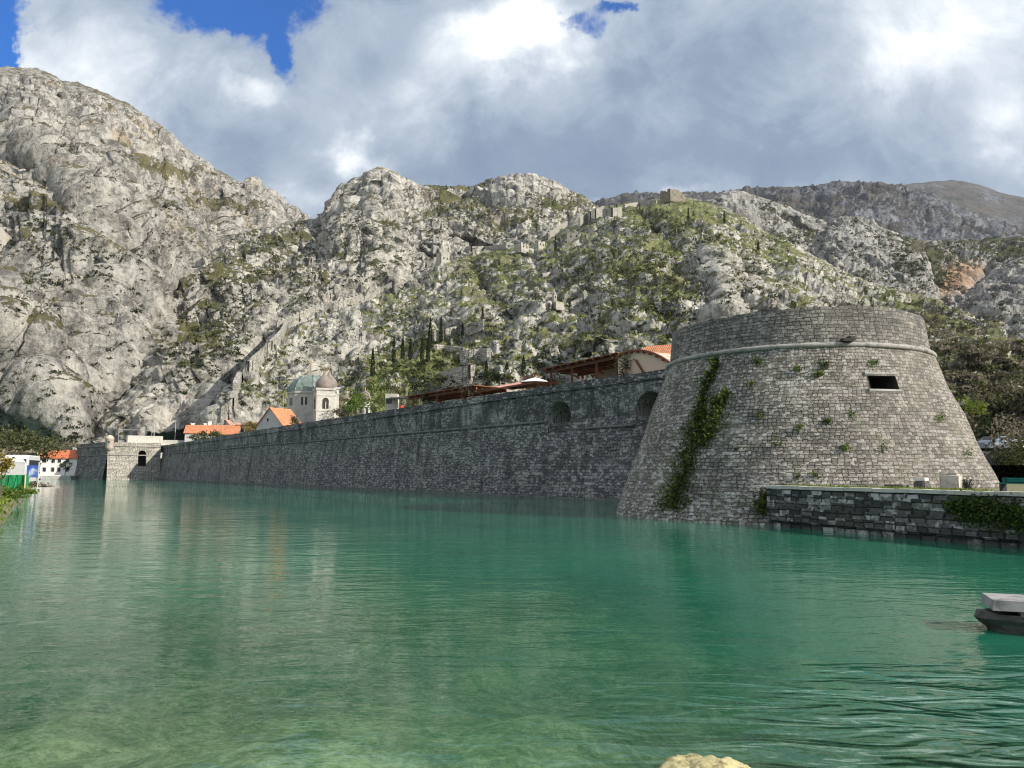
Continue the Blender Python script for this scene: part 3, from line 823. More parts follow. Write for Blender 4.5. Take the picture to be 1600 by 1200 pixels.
M_CORDON = plain_mat('cordon_limestone', (0.33, 0.315, 0.29), 0.5, 2.5, bump=0.08)
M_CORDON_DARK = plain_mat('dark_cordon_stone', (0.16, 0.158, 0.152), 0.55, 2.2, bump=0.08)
M_COPING = plain_mat('pale_coping_stone', (0.50, 0.48, 0.43), 0.3, 2.5, bump=0.04)
M_VOID = plain_mat('opening_shade_and_spout', (0.05, 0.045, 0.038), 0.4, 2.0)  # near-black tone puts the shade inside openings into colour; also the dark spout
M_NICHE = stone_mat('niche_masonry', (0.66, 0.62, 0.54), (0.46, 0.43, 0.37), 0.34, 0.2, lichen=0.1, streak=0.1)
M_IRON = plain_mat('dark_iron', (0.03, 0.03, 0.032), 0.3, 8.0, rough=0.6, bump=0)

# ------------------------------------------------------------------ the long curtain wall
WA = Vector((9.187, 62.949, 0))
WD = Vector((-0.5942, 0.8043, 0))
WN = Vector((-0.8043, -0.5942, 0))       # out over the river
BAT = 1.2                                # how far the battered foot steps out


def wp(s, off, z):
    p = WA + WD * s + WN * off
    return Vector((p.x, p.y, z))


def cord_z(s):
    return 6.28 if s < 8.0 else float(np.interp(s, [8, 90, 176], [7.17, 7.0, 6.55]))


def base_top(s):
    return float(np.interp(s, [8, 90, 176], [7.17, 7.0, 6.55]))


def par_z(s):
    return float(np.interp(s, [-14, 12, 46, 176], [9.98, 9.92, 9.45, 8.35]))


def top_z(s):
    return 0.035 * math.sin(s * 1.7) * math.sin(s * 0.61 + 1) + 0.03 * math.sin(s * 4.3) + float(np.interp(s, [-14, 12, 39, 84, 144, 176], [10.72, 10.56, 10.38, 10.05, 9.3, 9.0]))


S0, S1 = -14.0, 174.6
NICHES = [(7.9, 11.1, 6.02, 9.02), (-3.6, -0.3, 6.02, 9.02)]


def wob(s, z):
    return 0.05 * math.sin(s * 0.37 + z) + 0.03 * math.sin(s * 1.3 + 2 * z)


def build_wall():
    root = empty('curtain_wall', wp(S0, 0, 0), 'long dark sloping stone curtain wall rising from the river between round tower and far bastion', 'wall')
    edges = sorted(set([round(x, 2) for x in np.arange(S0, S1 + 0.01, 2.0)] + [S1] + [e for n in NICHES for e in (n[0], n[1])]))
    low = MB()
    NV = 6
    for a, b in zip(edges[:-1], edges[1:]):
        nic = [n for n in NICHES if a >= n[0] - 1e-3 and b <= n[1] + 1e-3]

        def ztop(e):
            return nic[0][2] if nic else base_top(e)
        for k in range(NV):
            za0, za1 = (-3.5 + (ztop(a) + 3.5) * kk / NV for kk in (k, k + 1))
            zb0, zb1 = (-3.5 + (ztop(b) + 3.5) * kk / NV for kk in (k, k + 1))

            def P(s, zz):
                return wp(s, -BAT * zz / base_top(s) + wob(s, zz) * min(1, max(0, (base_top(s) - zz) / 1.5)), zz)
            low.quad(P(b, zb0), P(a, za0), P(a, za1), P(b, zb1), [(b, zb0), (a, za0), (a, za1), (b, zb1)])
    low.build('battered_base', M_WALL, root, True)
    up = MB()
    for a, b in zip(edges[:-1], edges[1:]):
        nic = [n for n in NICHES if a >= n[0] - 1e-3 and b <= n[1] + 1e-3]
        K = 6 if nic else 1
        for i in range(K):
            p, q = a + (b - a) * i / K, a + (b - a) * (i + 1) / K
            spans = [(base_top, par_z)]
            if nic:
                n0, n1, zb, zt = nic[0]
                rr = (n1 - n0) / 2

                def arch(s, n0=n0, n1=n1, zt=zt, rr=rr):
                    x = (s - (n0 + n1) / 2) / rr
                    return zt - rr + rr * math.sqrt(max(0, 1 - x * x))
                spans = [(arch, par_z)]
            for lo, hi in spans:
                if hi(p) - lo(p) < 0.01 and hi(q) - lo(q) < 0.01:
                    continue
                up.quad(wp(q, -BAT, lo(q)), wp(p, -BAT, lo(p)), wp(p, -BAT, hi(p)), wp(q, -BAT, hi(q)), [(q, lo(q)), (p, lo(p)), (p, hi(p)), (q, hi(q))])
    # filler where the string course steps down beside the niche
    up.build('upper_face', M_WALL_UP, root)
    for n0, n1, zb, zt in NICHES:
        rr = (n1 - n0) / 2
        c = (n0 + n1) / 2
        ol = [(n0, zb), (n0, zt - rr)] + [(c - rr * math.cos(t), zt - rr + rr * math.sin(t)) for t in np.linspace(0, math.pi, 15)[1:-1]] + [(n1, zt - rr), (n1, zb)]
        nb = MB()
        dp = 2.6
        for (s0, z0), (s1, z1) in zip(ol, ol[1:] + ol[:1]):
            nb.quad(wp(s0, -BAT, z0), wp(s1, -BAT, z1), wp(s1, -BAT - dp, z1), wp(s0, -BAT - dp, z0), [(s0, 0), (s1, 0), (s1, dp), (s0, dp)])
        nb.add([wp(s, -BAT - dp, z) for s, z in ol], [tuple(range(len(ol)))], [[(s, z) for s, z in ol]])
        ni = nb.build('arched_niche', M_NICHE, root)
        sl = MB()
        ap = [(n0 + 0.03, -BAT - 0.10), (n1 - 0.03, -BAT - 0.10)]
        for z0, z1 in ((zb + 0.02, zb + 0.95),):
            a0, a1 = wp(ap[0][0], -BAT - 0.12, z0), wp(ap[1][0], -BAT - 0.12, z0)
            b0, b1 = wp(ap[0][0], -BAT - 0.5, z0), wp(ap[1][0], -BAT - 0.5, z0)
            up_ = Vector((0, 0, z1 - z0))
            sl.add([a0, a1, b1, b0, a0 + up_, a1 + up_, b1 + up_, b0 + up_], [(0, 1, 5, 4), (1, 2, 6, 5), (2, 3, 7, 6), (3, 0, 4, 7), (4, 5, 6, 7)], [[(0, 0), (3, 0), (3, 1), (0, 1)]] * 5)
        sl.build('sill_wall', M_WALL_UP, ni)
    cb = MB()
    for s0, s1, f, r in [(S0, -3.7, cord_z, 0.11), (-0.2, 7.8, cord_z, 0.11), (11.3, S1, cord_z, 0.13)]:
        xs = np.arange(s0, s1, 3.0).tolist() + [s1]
        for a, b in zip(xs[:-1], xs[1:]):
            cb.tube(wp(a, -BAT * f(a) / base_top(a) + 0.04, f(a)), wp(b, -BAT * f(b) / base_top(b) + 0.04, f(b)), r * RND.uniform(0.85, 1.1), None, 8)
    cb.build('string_course', M_CORDON_DARK, root, True)
    pb = MB()
    for a, b in zip(edges[:-1], edges[1:]):
        F = [wp(b, -BAT + 0.16, par_z(b)), wp(a, -BAT + 0.16, par_z(a)), wp(a, -BAT + 0.10, top_z(a)), wp(b, -BAT + 0.10, top_z(b))]
        pb.quad(*F, [(b, par_z(b)), (a, par_z(a)), (a, top_z(a)), (b, top_z(b))])
        pb.quad(wp(b, -BAT, par_z(b)), wp(a, -BAT, par_z(a)), F[1], F[0], [(b, 0), (a, 0), (a, 0.2), (b, 0.2)])
        pb.quad(F[3], F[2], wp(a, -BAT - 0.75, top_z(a) + 0.03), wp(b, -BAT - 0.75, top_z(b) + 0.03), [(b, 0), (a, 0), (a, 0.8), (b, 0.8)])
        pb.quad(wp(a, -BAT - 0.75, top_z(a) + 0.03), wp(a, -BAT - 0.75, top_z(a) - 1.05), wp(b, -BAT - 0.75, top_z(b) - 1.05), wp(b, -BAT - 0.75, top_z(b) + 0.03), [(a, 1), (a, 0), (b, 0), (b, 1)])
    pb.build('parapet', M_WALL_UP, root)
    wk = MB()
    for a, b in zip(edges[:-1], edges[1:]):
        wk.quad(wp(b, -BAT - 0.75, top_z(b) - 1.05), wp(a, -BAT - 0.75, top_z(a) - 1.05), wp(a, -BAT - 11, top_z(a) - 1.05), wp(b, -BAT - 11, top_z(b) - 1.05))
        wk.quad(wp(a, -BAT - 11, top_z(a) - 1.05), wp(a, -BAT - 11, -1), wp(b, -BAT - 11, -1), wp(b, -BAT - 11, top_z(b) - 1.05))
    wk.build('wall_walk', M_SOIL, root)
    fb = MB()
    for a in np.arange(S0 + 8, S1 - 1, 0.9):
        w = 0.9
        fb.box(wp(a, 0.10 + wob(a, 0) + RND.uniform(-0.05, 0.05), 0.02 + RND.uniform(-0.04, 0.03)), (w * 0.97, 0.5, 0.26), rz=math.atan2(WD.y, WD.x), tilt=(RND.uniform(-0.05, 0.05), 0))
    fb.build('footing', M_CORDON_DARK, root)
    # two small square drain holes and the black gun slits near the far end
    for s, z in ((150.0, 6.2), (165.0, 6.3)):
        MB().box(wp(s, -BAT * z / base_top(s) + 0.02, z), (0.7, 0.12, 1.1), rz=math.atan2(WD.y, WD.x)).build('gun_slit', M_VOID, root)
    return root


build_wall()

# ------------------------------------------------------------------ round tower
TC = Vector((17.02, 45.52, 0))


def tr(z):
    return 10.8 + (7.45 - 10.8) * z / 8.85


def tow(th, z, r=None):
    r = tr(z) if r is None else r
    return Vector((TC.x + r * math.sin(th), TC.y - r * math.cos(th), z))    # th = 0 faces -Y, grows to the right


def tower_hit(px, py, zmax=8.8):
    d = Vector(ray(px, py)).normalized()
    o = Vector((0, 0, CAM_H))
    for i in range(2000):
        p = o + d * (30 + i * 0.015)
        rr = math.hypot(p.x - TC.x, p.y - TC.y)
        lim = tr(p.z) if p.z < 8.85 else 7.25
        if rr <= lim:
            return math.atan2(p.x - TC.x, -(p.y - TC.y)), p.z
    return None


def build_tower():
    root = empty('round_tower', TC, 'massive round battered stone tower with upper drum at the right end of the curtain wall', 'tower')
    a0, a1 = tower_hit(1359, 598)[0], tower_hit(1401, 598)[0]
    z0, z1 = tower_hit(1380, 608)[1], tower_hit(1380, 587)[1]
    wins = [(a0, a1, z0, z1), (R(72), R(79), 5.7, 7.0)]
    ths = sorted(set([R(x) for x in range(-180, 181, 3)] + [w[i] for w in wins for i in (0, 1)]))
    zs = sorted(set([-3.5] + [x * 0.8 for x in range(0, 11)] + [8.85] + [w[i] for w in wins for i in (2, 3)]))
    mb = MB()
    for i in range(len(ths) - 1):
        for k in range(len(zs) - 1):
            tm, zm = (ths[i] + ths[i + 1]) / 2, (zs[k] + zs[k + 1]) / 2
            if any(w[0] < tm < w[1] and w[2] < zm < w[3] for w in wins):
                continue
            q = [(ths[i], zs[k]), (ths[i + 1], zs[k]), (ths[i + 1], zs[k + 1]), (ths[i], zs[k + 1])]
            mb.quad(*[tow(t, z, tr(z) + 0.035 * math.sin(5 * t + z * 1.7) + 0.03 * math.sin(13 * t - 2.1 * z)) for t, z in q], uv=[(t * 8.9, z * 1.07) for t, z in q])
    mb.build('battered_base', M_TOWER, root, True)
    for wa, wb, wz0, wz1 in wins:
        w = MB()
        out = [(wa, wz0), (wb, wz0), (wb, wz1), (wa, wz1)]
        inn = [tow(t, z, tr(z) - 1.8) for t, z in out]
        o4 = [tow(t, z, tr(z) + 0.02) for t, z in out]
        for i in range(4):
            j = (i + 1) % 4
            w.quad(o4[i], o4[j], inn[j], inn[i])
        w.quad(*inn)
        wo = w.build('embrasure', M_VOID, root)
        for (ta, za), (tb, zb) in (((wa - .02, wz0 - 0.09), (wb + .02, wz0 - 0.09)), ((wa - .02, wz1 + 0.09), (wb + .02, wz1 + 0.09))):
            fr = MB().tube(tow(ta, za, tr(za) - 0.02), tow(tb, zb, tr(zb) - 0.02), 0.11, None, 6)
            fr.build('frame_stone', M_CORDON, wo)
    cd = MB()
    n, m = 120, 8
    vs, fs = [], []
    for i in range(n):
        t = 2 * math.pi * i / n
        k = 0.14 * (1 + 0.10 * math.sin(i * 2.3) + 0.06 * math.sin(i * 5.1))
        for j in range(m):
            u = 2 * math.pi * j / m
            vs.append(tow(t, 8.9 + k * math.sin(u), 7.46 + k * math.cos(u)))
    for i in range(n):
        for j in range(m):
            fs.append((i * m + j, ((i + 1) % n) * m + j, ((i + 1) % n) * m + (j + 1) % m, i * m + (j + 1) % m))
    cd.add(vs, fs).build('cordon', M_CORDON, root, True)
    dr = MB()
    zz = [8.8, 9.5, 10.2, 10.93]

    def ttop(t):
        return 0.05 * math.sin(3 * t + 1) + 0.025 * math.sin(17 * t) + 0.02 * math.sin(31 * t)
    for i in range(120):
        t0, t1 = -math.pi + 2 * math.pi * i / 120, -math.pi + 2 * math.pi * (i + 1) / 120
        for k in range(3):
            q = [(t0, zz[k]), (t1, zz[k]), (t1, zz[k + 1]), (t0, zz[k + 1])]
            dr.quad(*[tow(t, z + (ttop(t) if z > 10.9 else 0), 7.36 - 0.12 * (z - 8.8)) for t, z in q], uv=[(t * 7.2, z) for t, z in q])
        q = [(t0, 7.1), (t1, 7.1), (t1, 6.2), (t0, 6.2)]
        dr.quad(*[tow(t, 10.93 + ttop(t), r) for t, r in q], uv=[(t * 7, r) for t, r in q])
        dr.quad(tow(t0, 10.93 + ttop(t0), 6.2), tow(t1, 10.93 + ttop(t1), 6.2), tow(t1, 9.9, 6.2), tow(t0, 9.9, 6.2), uv=[(t0 * 7, 1), (t1 * 7, 1), (t1 * 7, 0), (t0 * 7, 0)])
    dr.build('drum', M_DRUM, root, True)
    fl = MB()
    fl.add([tow(2 * math.pi * i / 48, 9.95, 6.25) for i in range(48)], [tuple(range(48))])
    fl.build('roof_terrace', M_SOIL, root)
    th, z = tower_hit(1320, 537)
    sp = MB()
    sp.box(tow(th, 9.12, 7.55), (0.55, 0.4, 0.16), rz=th)
    sp.box(tow(th + 0.03, 9.22, 7.45), (0.28, 0.3, 0.2), rz=th + 0.3)
    sp.build('water_spout', M_VOID, root)
    return root


build_tower()

# ------------------------------------------------------------------ quay wall and terrace on the right
Q0, Q1 = Vector((12.0, 35.9, 0)), Vector((17.0, 25.1, 0))
QD = (Q1 - Q0).normalized()
QN = Vector((QD.y, -QD.x, 0))
if QN.x > 0:
    QN = -QN
QTOP = 1.86


def qp(s, off, z):
    p = Q0 + QD * s + QN * off
    return Vector((p.x, p.y, z))


def build_quay():
    root = empty('quay_wall', qp(0, 0, 0), 'low dark quay wall with white lichened blocks below the round tower', 'wall')
    mb = MB()
    L = 26.0
    for i in range(26):
        a, b = i * L / 26, (i + 1) * L / 26
        for z0, z1, o0, o1 in ((-3, 0.28, 0.0, 0.02), (0.28, 1.0, 0.14, 0.12), (1.0, QTOP - 0.14, 0.12, 0.06)):
            mb.quad(qp(a, o0, z0), qp(b, o0, z0), qp(b, o1, z1), qp(a, o1, z1), [(a, z0), (b, z0), (b, z1), (a, z1)])
        mb.quad(qp(a, 0.02, 0.28), qp(b, 0.02, 0.28), qp(b, 0.14, 0.28), qp(a, 0.14, 0.28), [(a, 0), (b, 0), (b, .1), (a, .1)])
    mb.build('masonry', M_QUAY, root)
    cp = MB()
    s = 0.0
    while s < L:
        w = RND.uniform(0.9, 1.7)
        cp.box(qp(s + w / 2, -0.16, QTOP - 0.07 + RND.uniform(-0.012, 0.012)), (w - 0.015, 0.52, 0.14), rz=math.atan2(QD.y, QD.x))
        s += w
    cp.build('coping', M_COPING, root)


build_quay()
M_GRASSY = plain_mat('terrace_earth', (0.16, 0.15, 0.08), 0.5, 1.2)
tb = MB()
tb.add([qp(-1.5, -0.4, 1.7), qp(30, -0.4, 1.7), Vector((60, 20, 1.7)), Vector((120, 70, 1.7)), Vector((120, 150, 1.7)), Vector((40, 110, 1.7)), Vector((24, 62, 1.7))], [(0, 1, 2, 3, 4, 5, 6)])
tag(tb.build('ground', M_GRASSY), kind='structure')
# ground behind the curtain wall that the town stands on
tg = MB()
tg.add([wp(-40, -12, 2.9), wp(178, -12, 2.9), Vector((-104, 215, 2.9)), Vector((-100, 270, 3.2)), Vector((-20, 270, 3.2)), Vector((60, 200, 3.2)), Vector((90, 120, 3.0))], [(0, 1, 2, 3, 4, 5, 6)])
tag(tg.build('ground', M_SOIL), kind='structure')

# ------------------------------------------------------------------ far bastion
KB = Vector((-103.5, 195.0, 0))
D1 = Vector((0.8, 0.6, 0))
D2 = Vector((-0.71, 0.704, 0))


def build_bastion():
    root = empty('bastion', KB, 'pointed stone bastion with a corner turret at the far left end of the curtain wall', 'bastion')

    def face(d, L, name, mat, arch=None, topj=0.0, flip=False):
        n = Vector((d.y, -d.x, 0)) if not flip else Vector((-d.y, d.x, 0))
        if n.y > 0:
            n = -n

        def P(s, z, o=0.0):
            q = KB + d * s + n * (o + (0.9 * (1 - z / 6.3) if z < 6.3 else 0.0))
            return Vector((q.x, q.y, z))
        mb = MB()
        cuts = sorted(set([0, L] + [L * i / 8 for i in range(9)] + (list(np.linspace(arch[0], arch[1], 9)) if arch else [])))
        for a, b in zip(cuts[:-1], cuts[1:]):
            inside = arch and a >= arch[0] - 1e-3 and b <= arch[1] + 1e-3
            zz = [-3.0, 0, 2, 3.4, 6.3, 9.6]

            def az(s):
                x = (s - (arch[0] + arch[1]) / 2) / ((arch[1] - arch[0]) / 2)
                return arch[3] - 0.85 + 0.85 * math.sqrt(max(0, 1 - x * x))
            cols = [(z0, z1, z0, z1) for z0, z1 in zip(zz[:-1], zz[1:])]
            if inside:
                cols = [(-3, 0, -3, 0), (0, 2, 0, 2), (2, arch[2], 2, arch[2]), (az(a), 9.6, az(b), 9.6)]
            for za0, za1, zb0, zb1 in cols:
                q = [(a, za0), (b, zb0), (b, zb1), (a, za1)]
                mb.quad(*[P(s, z) for s, z in q], uv=[(s, z) for s, z in q])
        mb.build(name, mat, root)
        if arch:
            ol = [(arch[0], arch[2])] + [(s, az(s)) for s in np.linspace(arch[0], arch[1], 9)] + [(arch[1], arch[2])]
            nb = MB()
            for (s0, q0), (s1, q1) in zip(ol, ol[1:] + ol[:1]):
                nb.quad(P(s0, q0), P(s1, q1), P(s1, q1, -3.6), P(s0, q0, -3.6))
            nb.add([P(s, z, -3.6) for s, z in ol], [tuple(range(len(ol)))])
            nb.build('archway', M_VOID, root)
        sc = MB()
        sc.tube(P(0, 6.3, 0.05), P(L, 6.3, 0.05), 0.13, None, 6)
        sc.tube(P(0, 8.6, 0.05), P(L, 8.6, 0.05), 0.13, None, 6)
        sc.build('string_course', M_CORDON if mat is M_BASTION else M_CORDON_DARK, root, True)  # darker string-course tone on the face painted as shaded
        return P
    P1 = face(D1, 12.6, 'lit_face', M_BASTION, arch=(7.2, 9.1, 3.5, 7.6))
    face(D2, 26.0, 'shaded_face', M_BASTION_SHADE)
    top = MB()
    e1, e2 = KB + D1 * 12.6, KB + D2 * 26
    bk = Vector((-90, 228, 0))
    top.prism([(KB.x + 0.6, KB.y + 5.2), (e1.x - 2.6, e1.y + 4.4), (e1.x + 4, e1.y + 10), (bk.x, bk.y), (e2.x + 2.6, e2.y + 1)], -2, 9.0)
    top.prism([(KB.x, KB.y + 0.6), (e1.x - 0.3, e1.y + 0.6), (e1.x + 4, e1.y + 10), (bk.x + 0.05, bk.y + 0.05), (e2.x + 0.6, e2.y)], 9.0, 9.58)
    top.build('gun_platform', M_COPING, root)
    # corner turret
    c = KB + Vector((0.15, 0.35, 0))
    tu = MB()
    tu.lathe(c, [(0.25, 7.2), (0.75, 7.9), (1.0, 8.35), (1.0, 10.3), (1.1, 10.4), (0.95, 10.85), (0.6, 11.2), (0.15, 11.42)], 16)
    t = tu.build('sentry_turret', plain_mat('pale_turret_stone', (0.50, 0.42, 0.36), 0.3, 1.5), root, True)
    MB().box(c + Vector((0.35, -0.93, 9.6)), (0.28, 0.2, 0.5)).build('loophole', M_VOID, t)
    # upper works on the platform
    up = MB()
    q = Vector((0.8, 0.6, 0))
    o = KB + D1 * 3.4 + Vector((0, 3.5, 0))
    up.box((o + q * 3.6 + Vector((0, 0, 10.5)))[:], (8.6, 2.0, 2.0), rz=math.atan2(.6, .8))
    up.build('upper_blockhouse', M_COPING, root)
    up2 = MB()
    o2 = KB + D1 * 12.5 + Vector((1.6, 4.5, 0))
    up2.box((o2 + Vector((0, 0, 9.9))), (12, 0.8, 1.3), rz=math.atan2(.25, .97))
    up2.build('parapet_wall', M_COPING, root)
    # steel frame rail over the platform
    fr = MB()
    fa, fb_ = KB + D1 * 0.6 + Vector((0.2, 3.2, 9.5)), KB + D1 * 8.6 + Vector((0.2, 3.2, 9.5))
    fr.tube(fa, fa + Vector((0, 0, 3.5)), 0.07)
    fr.tube(fb_, fb_ + Vector((0, 0, 3.5)), 0.07)
    fr.tube(fa + Vector((0, 0, 3.5)), fb_ + Vector((0, 0, 3.5)), 0.07)
    tag(fr.build('goal_frame', plain_mat('grey_paint_steel', (0.30, 0.30, 0.30), 0.1, 4, bump=0), loc=fa), 'thin grey steel frame standing across the top of the far bastion', 'frame')


build_bastion()
# ------------------------------------------------------------------ foliage


def leaf_mat(name, cols, rough=0.7):
    m, g = new_mat(name)
    a = g.n('ShaderNodeAttribute', attribute_name='rnd').outputs['Fac']
    k = len(cols) - 1
    col = g.ramp(a, [(i / k, c) for i, c in enumerate(cols)])
    d = g.n('ShaderNodeBsdfDiffuse', {'Color': col})
    t = g.n('ShaderNodeBsdfTranslucent', {'Color': col})
    mx = g.n('ShaderNodeMixShader', {0: 0.3, 1: d.outputs[0], 2: t.outputs[0]})
    g.n('ShaderNodeOutputMaterial', {'Surface': mx.outputs[0]})
    return m


L_DARK = leaf_mat('dark_evergreen_leaves', [(0.012, 0.020, 0.010), (0.028, 0.042, 0.018), (0.050, 0.066, 0.026)])
L_GREEN = leaf_mat('fresh_green_leaves', [(0.05, 0.09, 0.018), (0.11, 0.17, 0.035), (0.19, 0.25, 0.06)])
L_IVY = leaf_mat('ivy_leaves', [(0.022, 0.038, 0.010), (0.06, 0.095, 0.022), (0.13, 0.17, 0.04)])
L_OLIVE = leaf_mat('olive_leaves', [(0.045, 0.050, 0.022), (0.085, 0.095, 0.042), (0.13, 0.13, 0.07)])
L_SCRUB = leaf_mat('scrub_leaves', [(0.026, 0.034, 0.014), (0.065, 0.075, 0.028), (0.125, 0.145, 0.045), (0.22, 0.20, 0.10)])
L_DRY = leaf_mat('dry_twigs', [(0.09, 0.08, 0.055), (0.17, 0.15, 0.105), (0.27, 0.235, 0.17)])
L_GRASS = leaf_mat('bright_grass', [(0.08, 0.12, 0.02), (0.16, 0.22, 0.04), (0.26, 0.30, 0.08)])
L_YELLOW = leaf_mat('yellow_leaves', [(0.16, 0.13, 0.03), (0.28, 0.22, 0.06), (0.34, 0.28, 0.10)])
M_BARK = plain_mat('bark', (0.13, 0.105, 0.08), 0.4, 6.0, bump=0.03)
M_BARK_PALE = plain_mat('pale_bark', (0.27, 0.235, 0.19), 0.35, 6.0, bump=0.03)
NR = np.random.RandomState(5)


def leaves(name, P, size, mat, parent=None, loc=None, aspect=0.65, rnd=None, up=0.0):
    """one small quad per point, randomly turned"""
    P = np.asarray(P, float)
    n = len(P)
    a = NR.normal(size=(n, 3))
    a /= np.linalg.norm(a, axis=1)[:, None]
    if up:
        a[:, 2] = np.abs(a[:, 2]) + up
        a /= np.linalg.norm(a, axis=1)[:, None]
    b = np.cross(a, NR.normal(size=(n, 3)))
    b /= np.linalg.norm(b, axis=1)[:, None]
    s = (np.asarray(size) * NR.uniform(0.6, 1.35, n))[:, None]
    off = np.array(world_loc(parent)) if parent else np.array(loc if loc is not None else (0, 0, 0))
    P = P - off
    a, b = a * s * 0.5, b * s * 0.5 * aspect
    V = np.stack([P - a, P - b * 0.9, P + a, P + b * 0.9], 1).reshape(-1, 3)
    Fq = np.arange(4 * n).reshape(n, 4)
    r = NR.uniform(0, 1, n) if rnd is None else np.clip(rnd + NR.normal(0, 0.15, n), 0, 1)
    o = np_mesh(name, V, Fq, mat, {'rnd': np.repeat(r, 4)}, smooth=False)
    if parent:
        o.parent = parent
    else:
        o.location = Vector(off)
    return o


def clumps(c, rad, k, n, spread=0.3, shell=0.55):
    """n points in k clumps filling an ellipsoid"""
    c, rad = np.array(c, float), np.array(rad, float)
    d = NR.normal(size=(k, 3))
    d /= np.linalg.norm(d, axis=1)[:, None]
    cc = d * (shell + (1 - shell) * NR.uniform(0, 1, (k, 1)) ** 0.6) * 0.85
    i = NR.randint(0, k, n)
    p = cc[i] + NR.normal(size=(n, 3)) * spread * NR.uniform(0.5, 1.1, (k, 1))[i]
    return c + p * rad, (i * 0.618) % 1.0


def tree(name, base, h, rad, mat, label, cat='tree', group=None, k=26, n=1500, leaf=0.35, bark=None, trunk=0.18, spread=0.24, crown_z=0.62, lean=(0, 0)):
    base = Vector(base)
    root = empty(name, base, label, cat, group)
    bark = bark or M_BARK
    cz = h * crown_z
    tb_ = MB()
    top = base + Vector((lean[0], lean[1], cz))
    mid = base + Vector((lean[0] * 0.4 + 0.03 * h, lean[1] * 0.4, cz * 0.5))
    tb_.tube(base - Vector((0, 0, 0.3)), mid, trunk, trunk * 0.75, 8)
    tb_.tube(mid, top, trunk * 0.75, trunk * 0.4, 8)
    for i in range(7):
        t = RND.uniform(0.35, 0.95)
        p = mid.lerp(top, t)
        an = i * 2.4 + RND.uniform(-.4, .4)
        q = p + Vector((math.cos(an) * rad[0] * 0.7, math.sin(an) * rad[1] * 0.7, RND.uniform(0.15, 0.6) * rad[2]))
        m_ = p.lerp(q, 0.5) + Vector((0, 0, -0.08 * rad[2]))
        tb_.tube(p, m_, trunk * 0.4, trunk * 0.26, 6)
        tb_.tube(m_, q, trunk * 0.26, trunk * 0.08, 6)
    tb_.build('trunk', bark, root, True)
    P, r = clumps(base + Vector((lean[0], lean[1], h - rad[2])), rad, k, n, spread)
    leaves('crown', P, leaf, mat, root, rnd=r)
    return root


# ------------------------------------------------------------------ cypresses on the hill
def make_cypress(label, group):
    root = empty('cypress_tree', (0, 0, 0), label, 'tree', group)
    MB().tube((0, 0, -0.8), (0, 0, 5), 0.16, 0.06, 6).build('trunk', M_BARK, root)
    n = 620
    z = NR.uniform(0.02, 1, n)
    r = 0.98 * np.sqrt(np.clip(np.sin(np.pi * np.clip(z, 0, 1) ** 0.62), 0, 1)) * (1 - 0.45 * z) * NR.uniform(0.35, 1.0, n) ** 0.5
    t = NR.uniform(0, 2 * np.pi, n)
    P = np.stack([r * np.cos(t), r * np.sin(t), 0.3 + z * 11.7], 1)
    leaves('crown', P, 0.62, L_DARK, root, up=1.0)
    return root


CYP = [(582, 588, 543, 'slim dark cypress leftmost in the grove above the pergola gardens'), (615, 566, 526, 'slim cypress in the grove, second from its left end'), (629, 560, 525, 'short cypress in the middle of the hillside grove'),
       (641, 562, 530, 'short cypress just left of a taller pair in the grove'), (659, 566, 525, 'tall cypress, left one of a close pair at the grove'), (669, 566, 521, 'tall cypress, right one of a close pair at the grove'),
       (672, 539, 496, 'dark cypress standing at the left end of the ruined terrace wall'), (689, 534, 493, 'tall dark cypress in front of the ruined terrace wall'), (723, 527, 504, 'small cypress at the right end of the ruined terrace wall'),
       (754, 511, 480, 'lone dark cypress below the shaded cliff'), (818, 584, 555, 'lone cypress above the gap between the pergolas'), (760, 588, 562, 'cypress rising behind the pale lower terrace wall'), (792, 581, 564, 'small cypress in bushes right of the pale terrace wall'),
       (868, 391, 367, 'dark cypress beside the ruined rampart buildings'), (952, 332, 319, 'small cypress on the skyline left of the hilltop fortress'), (964, 332, 318, 'dark cypress on the skyline beside the rampart corner'), (1000, 331, 316, 'round cypress on the skyline close to the hilltop fortress'),
       (1076, 349, 323, 'tall cypress on the slope just below the hilltop fortress'), (1132, 349, 327, 'cypress on the right shoulder below the hilltop fortress'), (568, 470, 455, 'tiny cypress beside the climbing rampart'), (1185, 391, 374, 'small cypress on the slope left of the grey crag')]
proto = None
for px, yb, yt, lab in CYP:
    p = hit(px, yb) or hit(px, yb + 4)
    if p is None:
        continue
    h = (yb - yt) / F_PX * p.y * 1.06
    o = proto = make_cypress(lab, 'cypress trees on the hillside') if proto is None else None
    if o is None:
        o = copy_tree(first_cyp)
    else:
        first_cyp = o
    proto = first_cyp
    o['label'] = lab
    o.location = p - Vector((0, 0, 0.4))
    k = h / 12.0
    o.scale = (min(1.5, max(k, 0.75)) * RND.uniform(0.9, 1.1),) * 2 + (k,)
    o.rotation_euler.z = RND.uniform(0, 6)

